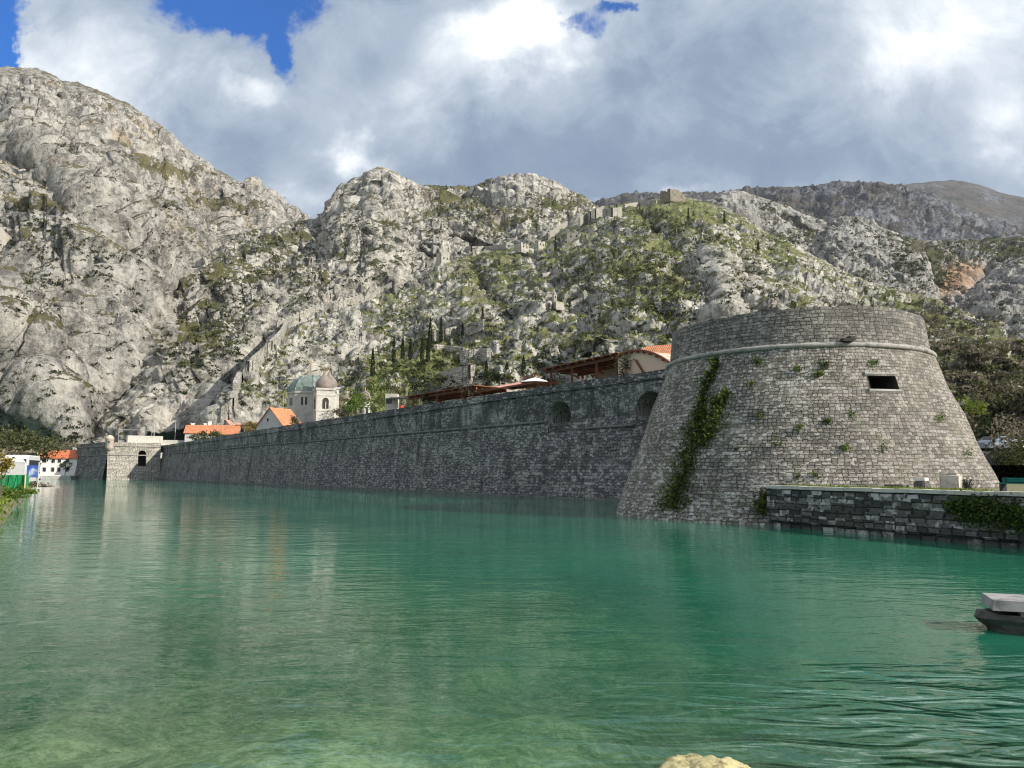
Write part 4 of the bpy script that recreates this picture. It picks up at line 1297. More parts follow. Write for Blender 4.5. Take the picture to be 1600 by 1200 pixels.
# little conifers along the saddle between the two crags
first_con = None
for i, px in enumerate([661, 667, 673, 679, 686, 692, 697, 704, 711, 717, 724, 730, 737]):
    p = None
    for yb in range(288, 312):
        p = hit(px, yb, ['mountain', 'mountain.001'])
        if p:
            break
    p = at(px, 298, 930) if p is None else p
    p = at(px, 297, p.y)
    if first_con is None:
        root = empty('conifer_tree', (0, 0, 0), 'tiny dark conifer in the row along the saddle between two crags', 'tree', 'conifers on the skyline saddle')
        MB().tube((0, 0, -2), (0, 0, 4), 0.25, 0.1, 6).build('trunk', M_BARK, root)
        n = 160
        z = NR.uniform(0, 1, n)
        r = 2.3 * (1 - z) ** 0.8 * NR.uniform(0.4, 1, n)
        t = NR.uniform(0, 6.28, n)
        leaves('crown', np.stack([r * np.cos(t), r * np.sin(t), 0.8 + z * 5.5], 1), 1.3, L_DARK, root)
        o = first_con = root
    else:
        o = copy_tree(first_con)
    o.location = p + Vector((0, 0, -1.0))
    o.scale = (RND.uniform(0.8, 1.4),) * 2 + (RND.uniform(0.7, 1.25),)

# ------------------------------------------------------------------ scrub on the slopes (nobody could count it)


def scrub(name, spots, size, per, leaf, mat, flat=0.7):
    P, rr, sz = [], [], []
    for p, s, t in spots:
        n = int(per * (0.6 + 0.8 * RND.random()))
        d = NR.normal(size=(n, 3))
        d /= np.linalg.norm(d, axis=1)[:, None]
        d *= NR.uniform(0.5, 1.0, (n, 1)) * s
        d[:, 2] = np.abs(d[:, 2]) * flat
        P.append(np.array(p) + d)
        rr.append(np.full(n, t))
        sz.append(np.full(n, leaf * (0.6 + 0.4 * s / size)))
    if not P:
        return None
    P = np.concatenate(P)
    return tag(leaves(name, P, np.concatenate(sz), mat, rnd=np.concatenate(rr)), None, None, None, 'stuff')


def sample(n, x0, x1, y0, y1, sheets, blobs, base):
    """random hillside points, denser in the given places (x, y, rx, ry, weight)"""
    out = []
    tries = 0
    while len(out) < n and tries < n * 14:
        tries += 1
        x, y = RND.uniform(x0, x1), RND.uniform(y0, y1)
        w = base + sum(a * math.exp(-((x - bx) / rx) ** 2 - ((y - by) / ry) ** 2) for bx, by, rx, ry, a in blobs)
        w *= 0.35 + 1.3 * max(0.0, 0.5 + 1.4 * math.sin(x * 0.045 + 1.9 * math.sin(y * 0.06)) * math.sin(y * 0.08 + 1.3 * math.sin(x * 0.03)))
        if RND.random() > w:
            continue
        p = hit(x, y, sheets)
        if p is None:
            continue
        out.append(p)
    return out


def dress(ps, lo, hi, t0, t1):
    return [(p, RND.uniform(lo, hi) * (0.55 + p.y / 700), RND.uniform(t0, t1)) for p in ps]


GB = [(1040, 380, 90, 60, 0.7), (1060, 450, 80, 50, 0.5), (880, 440, 140, 50, 0.35), (760, 440, 50, 40, 0.5), (650, 590, 110, 30, 0.6), (1180, 400, 60, 40, 0.6), (700, 560, 90, 40, 0.35), (1500, 620, 110, 110, 0.8), (640, 500, 60, 30, 0.35), (860, 560, 140, 40, 0.35), (480, 570, 60, 60, 0.15)]
tag(scrub('scrub', dress(sample(2000, 340, 1240, 300, 640, ['hill'], GB, 0.14), 0.7, 2.2, 0.0, 0.75), 2.0, 26, 0.75, L_SCRUB), 'low dark green and olive scrub scattered over the fortress hill', 'scrub')
tag(scrub('scrub', dress(sample(900, 1420, 1640, 470, 760, ['hill'], [(1500, 640, 160, 160, 0.8)], 0.3), 0.8, 2.2, 0.0, 1.0), 2.0, 30, 0.7, L_DRY), 'brown leafless scrub covering the slope right of the tower', 'scrub')
tag(scrub('scrub', dress(sample(450, 1420, 1640, 490, 760, ['hill'], [(1540, 660, 100, 120, 0.8)], 0.3), 0.8, 2.0, 0.0, 0.7), 2.0, 26, 0.6, L_SCRUB), 'dark green bushes among the brown scrub right of the tower', 'scrub')
tag(scrub('scrub', dress(sample(1500, 230, 900, 290, 620, ['mountain.001'], [(410, 430, 70, 60, 0.7), (330, 520, 60, 60, 0.4), (700, 340, 120, 40, 0.4), (560, 400, 100, 40, 0.3)], 0.12), 0.8, 2.0, 0.0, 0.45), 2.0, 18, 1.0, L_SCRUB), 'dark scrub dotted over the rocky flank and crags', 'scrub')
tag(scrub('scrub', dress(sample(800, -20, 450, 260, 720, ['mountain'], [(330, 350, 60, 40, 0.8), (50, 360, 70, 25, 0.5), (60, 700, 120, 30, 0.8), (130, 430, 80, 30, 0.3)], 0.07), 0.8, 2.2, 0.0, 0.4), 2.0, 18, 1.0, L_SCRUB), 'dark scrub clinging to ledges of the big left mountain', 'scrub')
tag(scrub('scrub', dress(sample(900, 1090, 1620, 300, 560, ['mountain.002', 'mountain.003', 'mountain.004'], [(1430, 420, 60, 40, 0.8), (1560, 390, 60, 15, 0.8), (1230, 370, 50, 30, 0.5)], 0.1), 0.9, 2.2, 0.0, 0.5), 2.0, 16, 1.3, L_SCRUB), 'dark green scrub between the grey crags on the right', 'scrub')

# ------------------------------------------------------------------ hill fortifications


def rampart(name, pts, h, th, mat, label, cat='wall', step=6.0, sink=1.2, cren=False):
    W = []
    for (x0, y0), (x1, y1) in zip(pts[:-1], pts[1:]):
        k = max(1, int(math.hypot(x1 - x0, y1 - y0) / step))
        W += [(x0 + (x1 - x0) * i / k, y0 + (y1 - y0) * i / k) for i in range(k)]
    W.append(pts[-1])
    P = [p for p in (hit(x, y) for x, y in W) if p is not None]
    if len(P) < 2:
        return None
    # smooth the depth so the wall runs as a continuous line
    Q = [P[0]] + [(P[i - 1] + P[i] * 2 + P[i + 1]) / 4 for i in range(1, len(P) - 1)] + [P[-1]]
    mb = MB()
    dist = 0.0
    for i, (a, b) in enumerate(zip(Q[:-1], Q[1:])):
        d = (b - a)
        d.z = 0
        L = d.length
        if L < 0.05:
            continue
        n = Vector((d.y, -d.x, 0)).normalized() * th / 2
        u = Vector((0, 0, 1))
        A = [a + n - u * sink, b + n - u * sink, b + n + u * h, a + n + u * h]
        B = [a - n - u * sink, b - n - u * sink, b - n + u * h, a - n + u * h]
        uv = [(dist, 0), (dist + L, 0), (dist + L, h), (dist, h)]
        mb.quad(*A, uv=uv)
        mb.quad(*B[::-1], uv=uv)
        mb.quad(A[3], A[2], B[2], B[3], uv=[(dist, 0), (dist + L, 0), (dist + L, th), (dist, th)])
        if i == 0:
            mb.quad(A[0], A[3], B[3], B[0], uv=[(0, 0), (0, h), (th, h), (th, 0)])
        if i == len(Q) - 2:
            mb.quad(A[1], B[1], B[2], A[2], uv=[(0, 0), (th, 0), (th, h), (0, h)])
        if cren and L > 1.0:
            c = (a + b) / 2 + u * (h + 0.4)
            mb.box(c, (L * 0.5, th * 0.8, 0.8), rz=math.atan2(d.y, d.x))
        dist += L
    o = mb.build(name, mat, None, loc=Q[0])
    return tag(o, label, cat, None)


M_RAMP = stone_mat('hill_rampart_stone', (0.54, 0.515, 0.455), (0.33, 0.315, 0.28), 0.8, 0.45, lichen=0.2, streak=0.2, moss=0.1)
M_FORT = plain_mat('brown_fort_stone', (0.20, 0.18, 0.145), 0.45, 0.5, bump=0.25)
M_RUIN = plain_mat('ruined_pale_stone', (0.38, 0.355, 0.305), 0.45, 0.5, bump=0.25, dark=(0.22, 0.21, 0.18))
rampart('rampart', [(345, 660), (358, 650), (367, 634)], 4.0, 1.4, M_RAMP, 'pale zigzag rampart stretch lowest on the hill, above the red roofs')
rampart('rampart', [(367, 620), (371, 610), (375, 596)], 4.2, 1.4, M_RAMP, 'pale stepped rampart stretch just above the lowest zigzag')
rampart('rampart', [(378, 590), (392, 577), (406, 565), (417, 553)], 3.6, 1.4, M_RAMP, 'narrow rampart climbing beside the dark shaded gully')
rampart('rampart', [(417, 552), (428, 541), (441, 529), (446, 513)], 3.2, 1.4, M_RAMP, 'short rampart bend at the top of the dark gully')
rampart('rampart', [(432, 514), (450, 508), (472, 497), (492, 487), (512, 485), (529, 482), (548, 474), (566, 470)], 3.4, 1.3, M_RAMP, 'long thin pale rampart running diagonally up the slope over the church', cren=True)
rampart('rampart', [(566, 470), (580, 464), (600, 452), (626, 440)], 2.0, 1.3, M_RAMP, 'thin rampart continuing up towards the square watchtower')
rampart('rampart', [(722, 392), (745, 391), (770, 390), (792, 388)], 3.0, 1.5, M_RAMP, 'pale level terrace wall right of the square watchtower')
rampart('rampart', [(858, 374), (866, 367), (876, 360), (886, 353)], 4.5, 1.5, M_RAMP, 'short rampart rising between the ruins and the high bright wall')
rampart('rampart', [(905, 357), (918, 350), (930, 344), (942, 338)], 8.0, 1.6, M_RAMP, 'high bright rampart wall climbing to the hilltop corner')
rampart('rampart', [(943, 340), (956, 339), (970, 337)], 6.0, 1.6, M_RAMP, 'shaded rampart wall right of the hilltop corner')
rampart('rampart', [(975, 325), (990, 322), (1010, 320), (1026, 318)], 3.0, 1.5, M_RAMP, 'low pale wall leading along the ridge to the fortress')
rampart('terrace_wall', [(692, 602), (712, 597), (741, 592)], 4.0, 1.4, M_RAMP, 'pale sloping retaining wall directly above the low pergola')
rampart('terrace_wall', [(720, 566), (740, 563), (764, 561)], 3.6, 1.4, M_RAMP, 'trapezoid grey retaining wall in the green slope below the cypresses')
rampart('terrace_wall', [(676, 532), (695, 529), (719, 522)], 3.6, 1.4, M_RAMP, 'ruined terrace wall with cypresses before it')
rampart('terrace_wall', [(722, 524), (740, 517), (756, 511)], 3.0, 1.4, M_RAMP, 'mossy terrace wall running up to the lone cypress')
rampart('terrace_wall', [(680, 545), (705, 547), (730, 552)], 1.6, 1.2, M_RAMP, 'low garden wall below the ruined terrace wall')
rampart('terrace_wall', [(892, 480), (912, 473), (940, 467)], 2.2, 1.2, M_RAMP, 'low pale path wall right of the hillside chapel')
rampart('terrace_wall', [(832, 438), (860, 430), (886, 425)], 1.8, 1.2, M_RAMP, 'low path wall crossing the slope above the chapel')


def ruin(px, py, w, d, h, label, rz=0.0, cat='ruin', name='ruin', gap=True):
    p = hit(px, py)
    if p is None:
        return
    root = empty(name, p, label, cat)
    mb = MB()
    for i, (cx, cy, sx, sy) in enumerate(((0, -d / 2, w, 0.8), (0, d / 2, w, 0.8), (-w / 2, 0, 0.8, d - 0.8), (w / 2, 0, 0.8, d - 0.8))):
        k = 5
        along = 0 if i < 2 else 1
        Lg = sx if along == 0 else sy
        for j in range(k):
            o = (j + 0.5) / k * Lg - Lg / 2
            hh = h * (RND.uniform(0.6, 1.0) if gap else 1.0)
            q = Matrix.Rotation(rz, 4, 'Z') @ Vector((cx + (o if along == 0 else 0), cy + (o if along else 0), 0))
            mb.box(p + q + Vector((0, 0, hh / 2 - 1)), ((Lg / k if along == 0 else sx), (Lg / k if along else sy), hh + 2), rz=rz + RND.uniform(-.03, .03))
    mb.build('wall', M_FORT if name == 'fortress' else M_RUIN, root)
    wb = MB()
    for xo in (-0.2, 0.25):
        q = Matrix.Rotation(rz, 4, 'Z') @ Vector((xo * w, -d / 2 - 0.42, 0))
        wb = MB().box(p + q + Vector((0, 0, h * 0.45)), (0.9, 0.12, 1.4), rz=rz)
        wb.build('window', M_VOID, root)
    return root


ruin(692, 412, 6.5, 5, 6.5, 'square pale ruined watchtower where the rampart bends', 0.7, 'tower', 'watchtower', False)
ruin(815, 392, 7, 5, 4.5, 'broken pale ruin left of the taller rampart house', 0.8)
ruin(842, 390, 6, 5, 6, 'tall roofless stone ruin beside the dark cypress', 0.7)
ruin(897, 378, 8, 5, 6, 'shaded ruined building under the high bright wall', -0.2)
ruin(1051, 316, 16, 10, 8.5, 'fortress ruin on the very top of the hill', 0.6, 'fortress', 'fortress')


def chapel():
    p = hit(868, 482)
    k = p.y * 27 / F_PX / 11.0
    root = empty('hillside_chapel', p, 'small pale chapel with a bell turret halfway up the hill', 'chapel')
    M = M_RUIN

    def V(x, y, z):
        return p + Vector((x, y, z)) * k

    def pr(f):
        return [(r * k, z * k) for r, z in f]
    MB().box(V(1.6, 0, 1.2), (6.0 * k, 5 * k, 5.4 * k), rz=0.5).build('nave', M, root)
    MB().lathe(V(-4.2, -0.4, -1), pr([(2.2, 0), (2.2, 4.2), (1.9, 5.2), (1.0, 5.8), (0.2, 6.0)]), 12).build('apse', M, root, True)
    MB().lathe(V(-4.0, -2.4, 0.6), pr([(0.8, 0), (0.8, 1.9), (0.5, 2.4)]), 10).build('apse_arch', M_VOID, root)
    t = MB().box(V(-0.6, -0.5, 5.4), (2.2 * k, 2.2 * k, 7 * k), rz=0.5).build('bell_turret', M, root)
    MB().lathe(V(-0.6, -0.5, 8.9), pr([(1.3, 0), (1.1, 0.8), (0.8, 1.6), (0.12, 2.2)]), 8).build('turret_cap', M, t, True)
    MB().box(V(-0.1, -1.55, 7.2), (0.7 * k, 0.3 * k, 1.6 * k), rz=0.5).build('opening', M_VOID, t)


chapel()
# ------------------------------------------------------------------ the town behind the wall
M_PLASTER = plain_mat('warm_white_plaster', (0.50, 0.48, 0.435), 0.25, 1.0)
M_WHITE = plain_mat('white_render', (0.78, 0.76, 0.72), 0.08, 1.0)
M_GREYPL = plain_mat('grey_plaster', (0.50, 0.50, 0.50), 0.15, 1.2)
M_YELLOW = plain_mat('yellow_render', (0.62, 0.50, 0.28), 0.12, 1.0)
M_GLASS_D = plain_mat('dark_window_glass', (0.03, 0.035, 0.04), 0.2, 3, rough=0.15, bump=0, spec=0.5)
M_COPPER = None


def tile_mat(name, c):
    m, g = new_mat(name)
    uv = g.n('ShaderNodeTexCoord').outputs['Object']
    n = g.noise(uv, 1.4, 6, 0.65)
    w = g.n('ShaderNodeTexWave', {'Vector': uv, 'Scale': 1.6, 'Distortion': 0.6}, bands_direction='X').outputs[1]
    col = g.ramp(n, [(0.3, tuple(k * 0.62 for k in c)), (0.5, c), (0.7, tuple(min(1, k * 1.2) for k in c))])
    finish(g, col, 0.85, g.n('ShaderNodeBump', {'Strength': 0.6, 'Distance': 0.08, 'Height': w}).outputs[0])
    return m


M_TILE = tile_mat('orange_roof_tiles', (0.52, 0.215, 0.11))
M_TILE_PINK = tile_mat('faded_pink_tiles', (0.55, 0.31, 0.24))
M_TILE_RED = tile_mat('red_roof_tiles', (0.52, 0.16, 0.075))


def copper():
    m, g = new_mat('green_copper_roof')
    co = g.n('ShaderNodeTexCoord').outputs['Object']
    n = g.noise(g.mapping(co, (1, 1, 0.2)), 1.2, 7, 0.65)
    col = g.ramp(n, [(0.34, (0.09, 0.11, 0.105)), (0.5, (0.16, 0.205, 0.185)), (0.68, (0.25, 0.31, 0.27))])
    finish(g, col, 0.6, None, 0.3)
    return m


M_COPPER = copper()
M_LEAD = plain_mat('brown_grey_lead', (0.24, 0.20, 0.175), 0.3, 1.0, rough=0.6)
M_GOLD = plain_mat('gilt', (0.75, 0.50, 0.10), 0.1, 1.0, rough=0.3, bump=0, metal=0.6)


def cross(base, h, root, r=0.09):
    b = Vector(base)
    m = MB()
    m.tube(b, b + Vector((0, 0, h)), r, r * 0.7, 6)
    m.tube(b + Vector((-h * 0.16, 0, h * 0.72)), b + Vector((h * 0.16, 0, h * 0.72)), r * 0.8, None, 6)
    m.lathe(b, [(r * 1.2, 0), (r * 3, 0.2), (r * 3, 0.4), (r, 0.6)], 8)
    return m.build('cross', M_GOLD, root)


def church():
    Y = 190.0
    c = at(484, 733.4, Y)
    c = Vector((c.x, c.y, 2.9))
    root = empty('church', c, 'white church with a green ribbed dome and a square bell tower behind the wall', 'church')
    zc = at(484, 617, Y).z
    zt = at(484, 588, Y).z
    r = 35.5 / F_PX * Y * 1.04
    MB().lathe((c.x, c.y, 0), [(r, 2.9), (r, zc - 0.1), (r * 1.04, zc), (r * 1.04, zc + 0.4)], 8, rot=R(18)).build('drum', M_PLASTER, root)
    d = MB()
    H = zt - zc - 0.4
    prof = [(r * 1.03, 0.0), (r * 0.99, H * 0.22), (r * 0.90, H * 0.48), (r * 0.74, H * 0.74), (r * 0.52, H * 0.93), (r * 0.36, H)]
    d.lathe((c.x, c.y, zc + 0.4), prof, 8, rot=R(18))
    dome = d.build('dome', M_COPPER, root)
    for i in range(8):
        a = 2 * math.pi * i / 8 + R(18)
        rb = MB()
        for (r0, z0), (r1, z1) in zip(prof[:-1], prof[1:]):
            rb.tube((c.x + r0 * math.cos(a), c.y + r0 * math.sin(a), zc + 0.4 + z0), (c.x + r1 * math.cos(a), c.y + r1 * math.sin(a), zc + 0.4 + z1), 0.14, None, 6)
        rb.build('rib', M_COPPER, dome, True)
    cross((c.x - 0.4, c.y, zt - 0.3), 5.2, root)
    for fa in range(8):
        a = 2 * math.pi * (fa + 0.5) / 8 + R(18)
        n = Vector((math.cos(a), math.sin(a), 0))
        if n.y > 0.2:
            continue
        t = Vector((-n.y, n.x, 0))
        for o in (-0.5, 0.5):
            q = c + n * (r * math.cos(R(22.5)) + 0.02) + t * o
            MB().box((q.x, q.y, zc - 2.0), (0.12, 0.5, 1.9), rz=a).build('window', M_GLASS_D, root)
    # bell tower
    for px, Yt, yb in ((503, 182.0, 608), (511, 197.0, 606)):
        b = at(px, 733.4, Yt)
        zt2 = at(px, yb, Yt).z
        w = 4.3
        rz = R(25)
        tw = MB()
        tw.box((b.x, b.y, (zt2 + 2.9) / 2), (w, w, zt2 - 2.9), rz=rz)
        tw.box((b.x, b.y, zt2 - 0.2), (w * 1.1, w * 1.1, 0.45), rz=rz)
        tw.box((b.x, b.y, zt2 - 1.7), (w * 1.05, w * 1.05, 0.25), rz=rz)
        tw.box((b.x, b.y, zt2 - 5.3), (w * 1.06, w * 1.06, 0.35), rz=rz)
        t = tw.build('bell_tower', M_PLASTER, root)
        k = 2.05
        on = MB().lathe((b.x, b.y, zt2), [(k * 0.92, 0), (k * 1.02, 0.35), (k * 1.04, 0.9), (k * 0.96, 1.6), (k * 0.74, 2.3), (k * 0.44, 2.9), (k * 0.20, 3.5), (k * 0.09, 4.4)], 16).build('onion_dome', M_LEAD, t, True)
        MB().tube((b.x, b.y, zt2 + 4.3), (b.x, b.y, zt2 + 6.2), 0.07, 0.03, 6).build('finial', M_GOLD, t)
        for a in (R(-90) + rz, R(180) + rz):
            n = Vector((math.cos(a), math.sin(a), 0))
            q = Vector((b.x, b.y, zt2 - 3.6)) + n * (w / 2 + 0.03)
            ar = MB()
            tt = Vector((-n.y, n.x, 0))
            ol = [(-0.75, -1.3), (0.75, -1.3), (0.75, 0.6)] + [(0.75 * math.cos(x), 0.6 + 0.75 * math.sin(x)) for x in np.linspace(0.3, 2.84, 7)] + [(-0.75, 0.6)]
            f = [q + tt * u + Vector((0, 0, v)) for u, v in ol]
            bk = [p - n * 0.06 for p in f]
            k2 = len(ol)
            ar.add(f + bk, [tuple(range(k2)), tuple(range(2 * k2 - 1, k2 - 1, -1))] + [(i, (i + 1) % k2, k2 + (i + 1) % k2, k2 + i) for i in range(k2)])
            ar.build('belfry_opening', M_VOID, t)
            MB().tube(q + n * 0.06 + Vector((0, 0, -1.3)), q + n * 0.06 + Vector((0, 0, 0.4)), 0.12, None, 6).build('column', M_PLASTER, t)


church()


def cupola(px, ytop, ybase, ydrum, Y, rpx, label, gold):
    b = at(px, 733.4, Y)
    zt, zb = at(px, ytop, Y).z, at(px, ybase, Y).z
    r = rpx / F_PX * Y
    root = empty('domed_turret', (b.x, b.y, 2.9), label, 'turret')
    MB().lathe((b.x, b.y, 0), [(r * 0.86, 2.9), (r * 0.86, zb - 0.2), (r * 0.96, zb)], 8).build('drum', M_PLASTER, root)
    H = zt - zb
    MB().lathe((b.x, b.y, zb), [(r * 0.98, 0), (r * 1.06, H * 0.25), (r * 0.98, H * 0.55), (r * 0.7, H * 0.83), (r * 0.2, H), (0.06, H * 1.25)], 16).build('dome', M_LEAD, root, True)
    for a in (-0.9, -2.2):
        n = Vector((math.cos(a), math.sin(a), 0))
        MB().box((b.x + n.x * r * 0.84, b.y + n.y * r * 0.84, zb - 2.2), (0.2, 0.45, 1.5), rz=a).build('window', M_GLASS_D, root)
    cross((b.x, b.y, zt + 0.2), gold, root, 0.06)


cupola(539.5, 617, 627, 650, 186, 10, 'small brown domed turret just right of the church bell tower', 1.6)
cupola(568, 611, 627, 650, 184, 9.5, 'small grey domed turret with tall gilt cross among green trees', 2.4)


def house(c, w, d, h, rh, rz, wall, roof, label, name='house', wins=(), chim=(), hip=0.0, roof_over=0.3, roof_name='roof'):
    """ridge runs along local x; wins: (face, x, z, w, h)"""
    c = Vector(c)
    root = empty(name, c, label, 'house')
    M = Matrix.Rotation(rz, 4, 'Z')

    def P(x, y, z):
        return c + M @ Vector((x, y, z))
    mb = MB()
    x, y = w / 2, d / 2
    mb.quad(P(-x, -y, -1), P(x, -y, -1), P(x, -y, h), P(-x, -y, h))
    mb.quad(P(x, y, -1), P(-x, y, -1), P(-x, y, h), P(x, y, h))
    for s in (-1, 1):
        if hip:
            mb.quad(P(s * x, -y, -1), P(s * x, y, -1), P(s * x, y, h), P(s * x, -y, h))
        else:
            mb.add([P(s * x, -y, -1), P(s * x, y, -1), P(s * x, y, h), P(s * x, 0, h + rh), P(s * x, -y, h)], [(0, 1, 2, 3, 4)])
    mb.build('wall', wall, root)
    ro = MB()
    o = roof_over
    k = rh / y
    t = 0.16
    for s in (-1, 1):
        e0, e1 = P(-x - o, s * (y + o), h - o * k + t), P(x + o, s * (y + o), h - o * k + t)
        r0, r1 = P(-x - o + hip, 0, h + rh + t), P(x + o - hip, 0, h + rh + t)
        dn = Vector((0, 0, -t))
        ro.add([e0, e1, r1, r0, e0 + dn, e1 + dn, r1 + dn, r0 + dn], [(0, 1, 2, 3), (4, 5, 6, 7), (0, 1, 5, 4), (1, 2, 6, 5), (3, 0, 4, 7)])
    if hip:
        for s in (-1, 1):
            ro.add([P(s * (x + o), -(y + o), h - o * k + t), P(s * (x + o), y + o, h - o * k + t), P(s * (x + o - hip), 0, h + rh + t)], [(0, 1, 2)])
    rf = ro.build(roof_name, roof, root)
    for cx, cy, ch in chim:
        zc = h + rh * (1 - abs(cy) / y)
        m = MB()
        m.box(P(cx, cy, zc + ch / 2 - 0.3), (0.7, 0.7, ch + 0.6), rz=rz)
        m.box(P(cx, cy, zc + ch + 0.05), (0.9, 0.9, 0.16), rz=rz)
        m.build('chimney', M_WHITE, rf)
    for f, wx, wz, ww, wh in wins:
        if f == 'f':
            a, b = P(wx, -y - 0.03, wz), rz
            fr = MB().box(a, (ww + 0.24, 0.08, wh + 0.24), rz=b).build('window', M_WHITE, root)
            MB().box(P(wx, -y - 0.08, wz), (ww, 0.04, wh), rz=b).build('pane', M_GLASS_D, fr)
        else:
            s = -1 if f == 'l' else 1
            fr = MB().box(P(s * (x + 0.03), wx, wz), (0.08, ww + 0.24, wh + 0.24), rz=rz).build('window', M_WHITE, root)
            MB().box(P(s * (x + 0.08), wx, wz), (0.04, ww, wh), rz=rz).build('pane', M_GLASS_D, fr)
    return root


def gz(px, py, Y):
    p = at(px, py, Y)
    return p


# gabled house in front of the church: gable towards the river
zr = at(430, 639, 176).z
b = at(435, 733.4, 176)
house((b.x, b.y, 2.9), 6.5, 8.2, zr - 2.9 - 4.2, 4.2, R(64), M_GREYPL, M_TILE, 'grey gabled house with bright orange roof standing left of the church', wins=[('l', 0.6, zr - 2.9 - 2.7, 0.6, 0.8)])
# row of red roofs
zr = at(308, 665, 192).z
b = at(307, 733.4, 192)
house((b.x, b.y, 2.9), 5.4, 5.0, zr - 2.9 - 1.9, 1.9, R(14), M_GREYPL, M_TILE, 'small orange roofed house with two white chimneys, leftmost in the row behind the wall', chim=[(-1.4, 0.3, 0.7), (1.6, 0.3, 0.7)], wins=[('l', 0, zr - 2.9 - 2.2, 0.5, 0.9)])
zr = at(340, 665, 193).z
b = at(346, 733.4, 193)
house((b.x, b.y, 2.9), 8.6, 5.4, zr - 2.9 - 2.2, 2.2, R(6), M_WHITE, M_TILE, 'long orange roofed house with one tall white chimney in the row behind the wall', chim=[(-3.4, 0.2, 1.2)], wins=[('f', -0.4, zr - 2.9 - 2.9, 0.7, 0.8), ('f', 2.4, zr - 2.9 - 2.9, 0.7, 0.8)])
zr = at(360, 657, 204).z
b = at(362, 733.4, 204)
house((b.x, b.y, 2.9), 5.0, 5.0, zr - 2.9 - 2.0, 2.0, R(60), M_GREYPL, M_TILE_PINK, 'faded pink roofed gabled house behind the long orange roof')
zr = at(385, 661, 196).z
b = at(384, 733.4, 196)
house((b.x, b.y, 2.9), 4.6, 4.6, zr - 2.9 - 0.6, 0.6, R(10), M_YELLOW, M_TILE_PINK, 'small yellow house at the right end of the red roofs', wins=[('f', -0.8, zr - 2.9 - 2.0, 0.7, 1.0), ('f', 0.9, zr - 2.9 - 2.0, 0.7, 1.0)])
# house tucked against the tower
zr = at(1028, 537, 84).z
b = at(1034, 733.4, 86)
house((b.x, b.y, 2.9), 6.6, 5.0, zr - 2.9 - 1.5, 1.5, R(-24), M_WHITE, M_TILE, 'white house with a hipped orange roof peeping over the wall beside the tower', hip=2.3, chim=[(2.0, 0.8, 0.4)])
# far white house on the left
b = at(94, 733.4, 214)
h0 = at(94, 716, 214).z - 0.9
hr = at(94, 704, 214).z - 0.9 - h0
W = 11.6
house((b.x, b.y, 0.9), W, 6.5, h0, hr, R(6), M_WHITE, M_TILE_RED, 'white two storey waterside house with a red roof left of the bastion', hip=1.5, chim=[(3.4, 0.3, 0.9), (-3.6, 0.6, 0.9)],
      wins=[('f', x, z, 0.8, 1.15) for z in (1.7, 4.2) for x in (-4.4, -2.6, -0.4, 1.2, 3.3)])

qy = empty('quay', Vector((b.x, b.y - 4.5, 0)), 'low pale waterside quay in front of the white red roofed house', 'quay')
MB().box((b.x - 1, b.y - 6.2, 0.2), (17, 5.5, 1.5), rz=R(6)).build('quay_block', M_COPING, qy)
MB().box((b.x - 1, b.y - 8.6, 1.05), (17, 0.4, 0.2), rz=R(6)).build('kerb', M_WHITE, qy)

# low white kiosk and a red parasol on the wall walk
b = at(611, 733.4, 126)
z = at(611, 633, 126).z
MBk = MB()
p = Vector((b.x, b.y, z))


def kiosk():
    root = empty('kiosk', Vector((b.x, b.y, 2.9)), 'small white kiosk with flat dark awning behind the middle of the wall', 'kiosk')
    z0 = at(611, 616, 126).z
    MB().box((b.x, b.y, (z0 + 2.9) / 2), (2.0, 2.0, z0 - 2.9)).build('wall', M_PLASTER, root)
    MB().box((b.x + 1.6, b.y - 1.6, z0 - 0.8), (3.6, 2.0, 0.18), tilt=(R(12), 0)).build('awning', M_IRON, root)
    MB().box((b.x - 0.4, b.y - 1.04, z0 - 1.2), (0.9, 0.08, 0.9)).build('window', M_GLASS_D, root)


kiosk()
M_RED = plain_mat('red_fabric', (0.65, 0.06, 0.05), 0.1, 3, bump=0)
pr = wp(44.5, -BAT - 2.0, top_z(44.5) - 1.05)
root = empty('red_parasol', pr, 'small folded red parasol sticking up over the wall top', 'parasol')
MB().tube(pr, pr + Vector((0, 0, 1.5)), 0.04, None, 6).build('pole', M_IRON, root)
MB().lathe(pr + Vector((0, 0, 0.95)), [(0.12, 0), (0.30, 0.12), (0.26, 0.5), (0.08, 0.85)], 10).build('canopy', M_RED, root, True)

# ------------------------------------------------------------------ pergolas on the wall walk
M_WOOD = plain_mat('dark_red_timber', (0.21, 0.08, 0.05), 0.35, 5.0, bump=0.01)
M_FABRIC = plain_mat('peach_canvas', (0.62, 0.47, 0.36), 0.10, 1.0, bump=0.01)
M_PINKF = plain_mat('faded_pink_canvas', (0.50, 0.27, 0.22), 0.18, 2.0, bump=0.02)
WANG = math.atan2(WD.y, WD.x)


def pl_s(px, py, off):
    """where a photo pixel falls on the vertical plane off metres behind the foot of the wall"""
    a, b_, c = ray(px, py)
    o = WA + WN * off
    k = (o.x * WN.x + o.y * WN.y) / (a * WN.x + b_ * WN.y)
    q = Vector((a * k, b_ * k, CAM_H + c * k))
    return (q - WA).dot(WD), q.z


def beam(mb, a, b, w, h):
    a, b = Vector(a), Vector(b)
    d = b - a
    L = d.length
    q = d.to_track_quat('X', 'Z').to_matrix().to_4x4()
    vs = [a.lerp(b, 0.5) + q @ Vector((x * L / 2, y * w / 2, z * h / 2)) for x in (-1, 1) for y in (-1, 1) for z in (-1, 1)]
    mb.add(vs, [(0, 1, 3, 2), (4, 6, 7, 5), (0, 4, 5, 1), (2, 3, 7, 6), (0, 2, 6, 4), (1, 5, 7, 3)])
    return mb


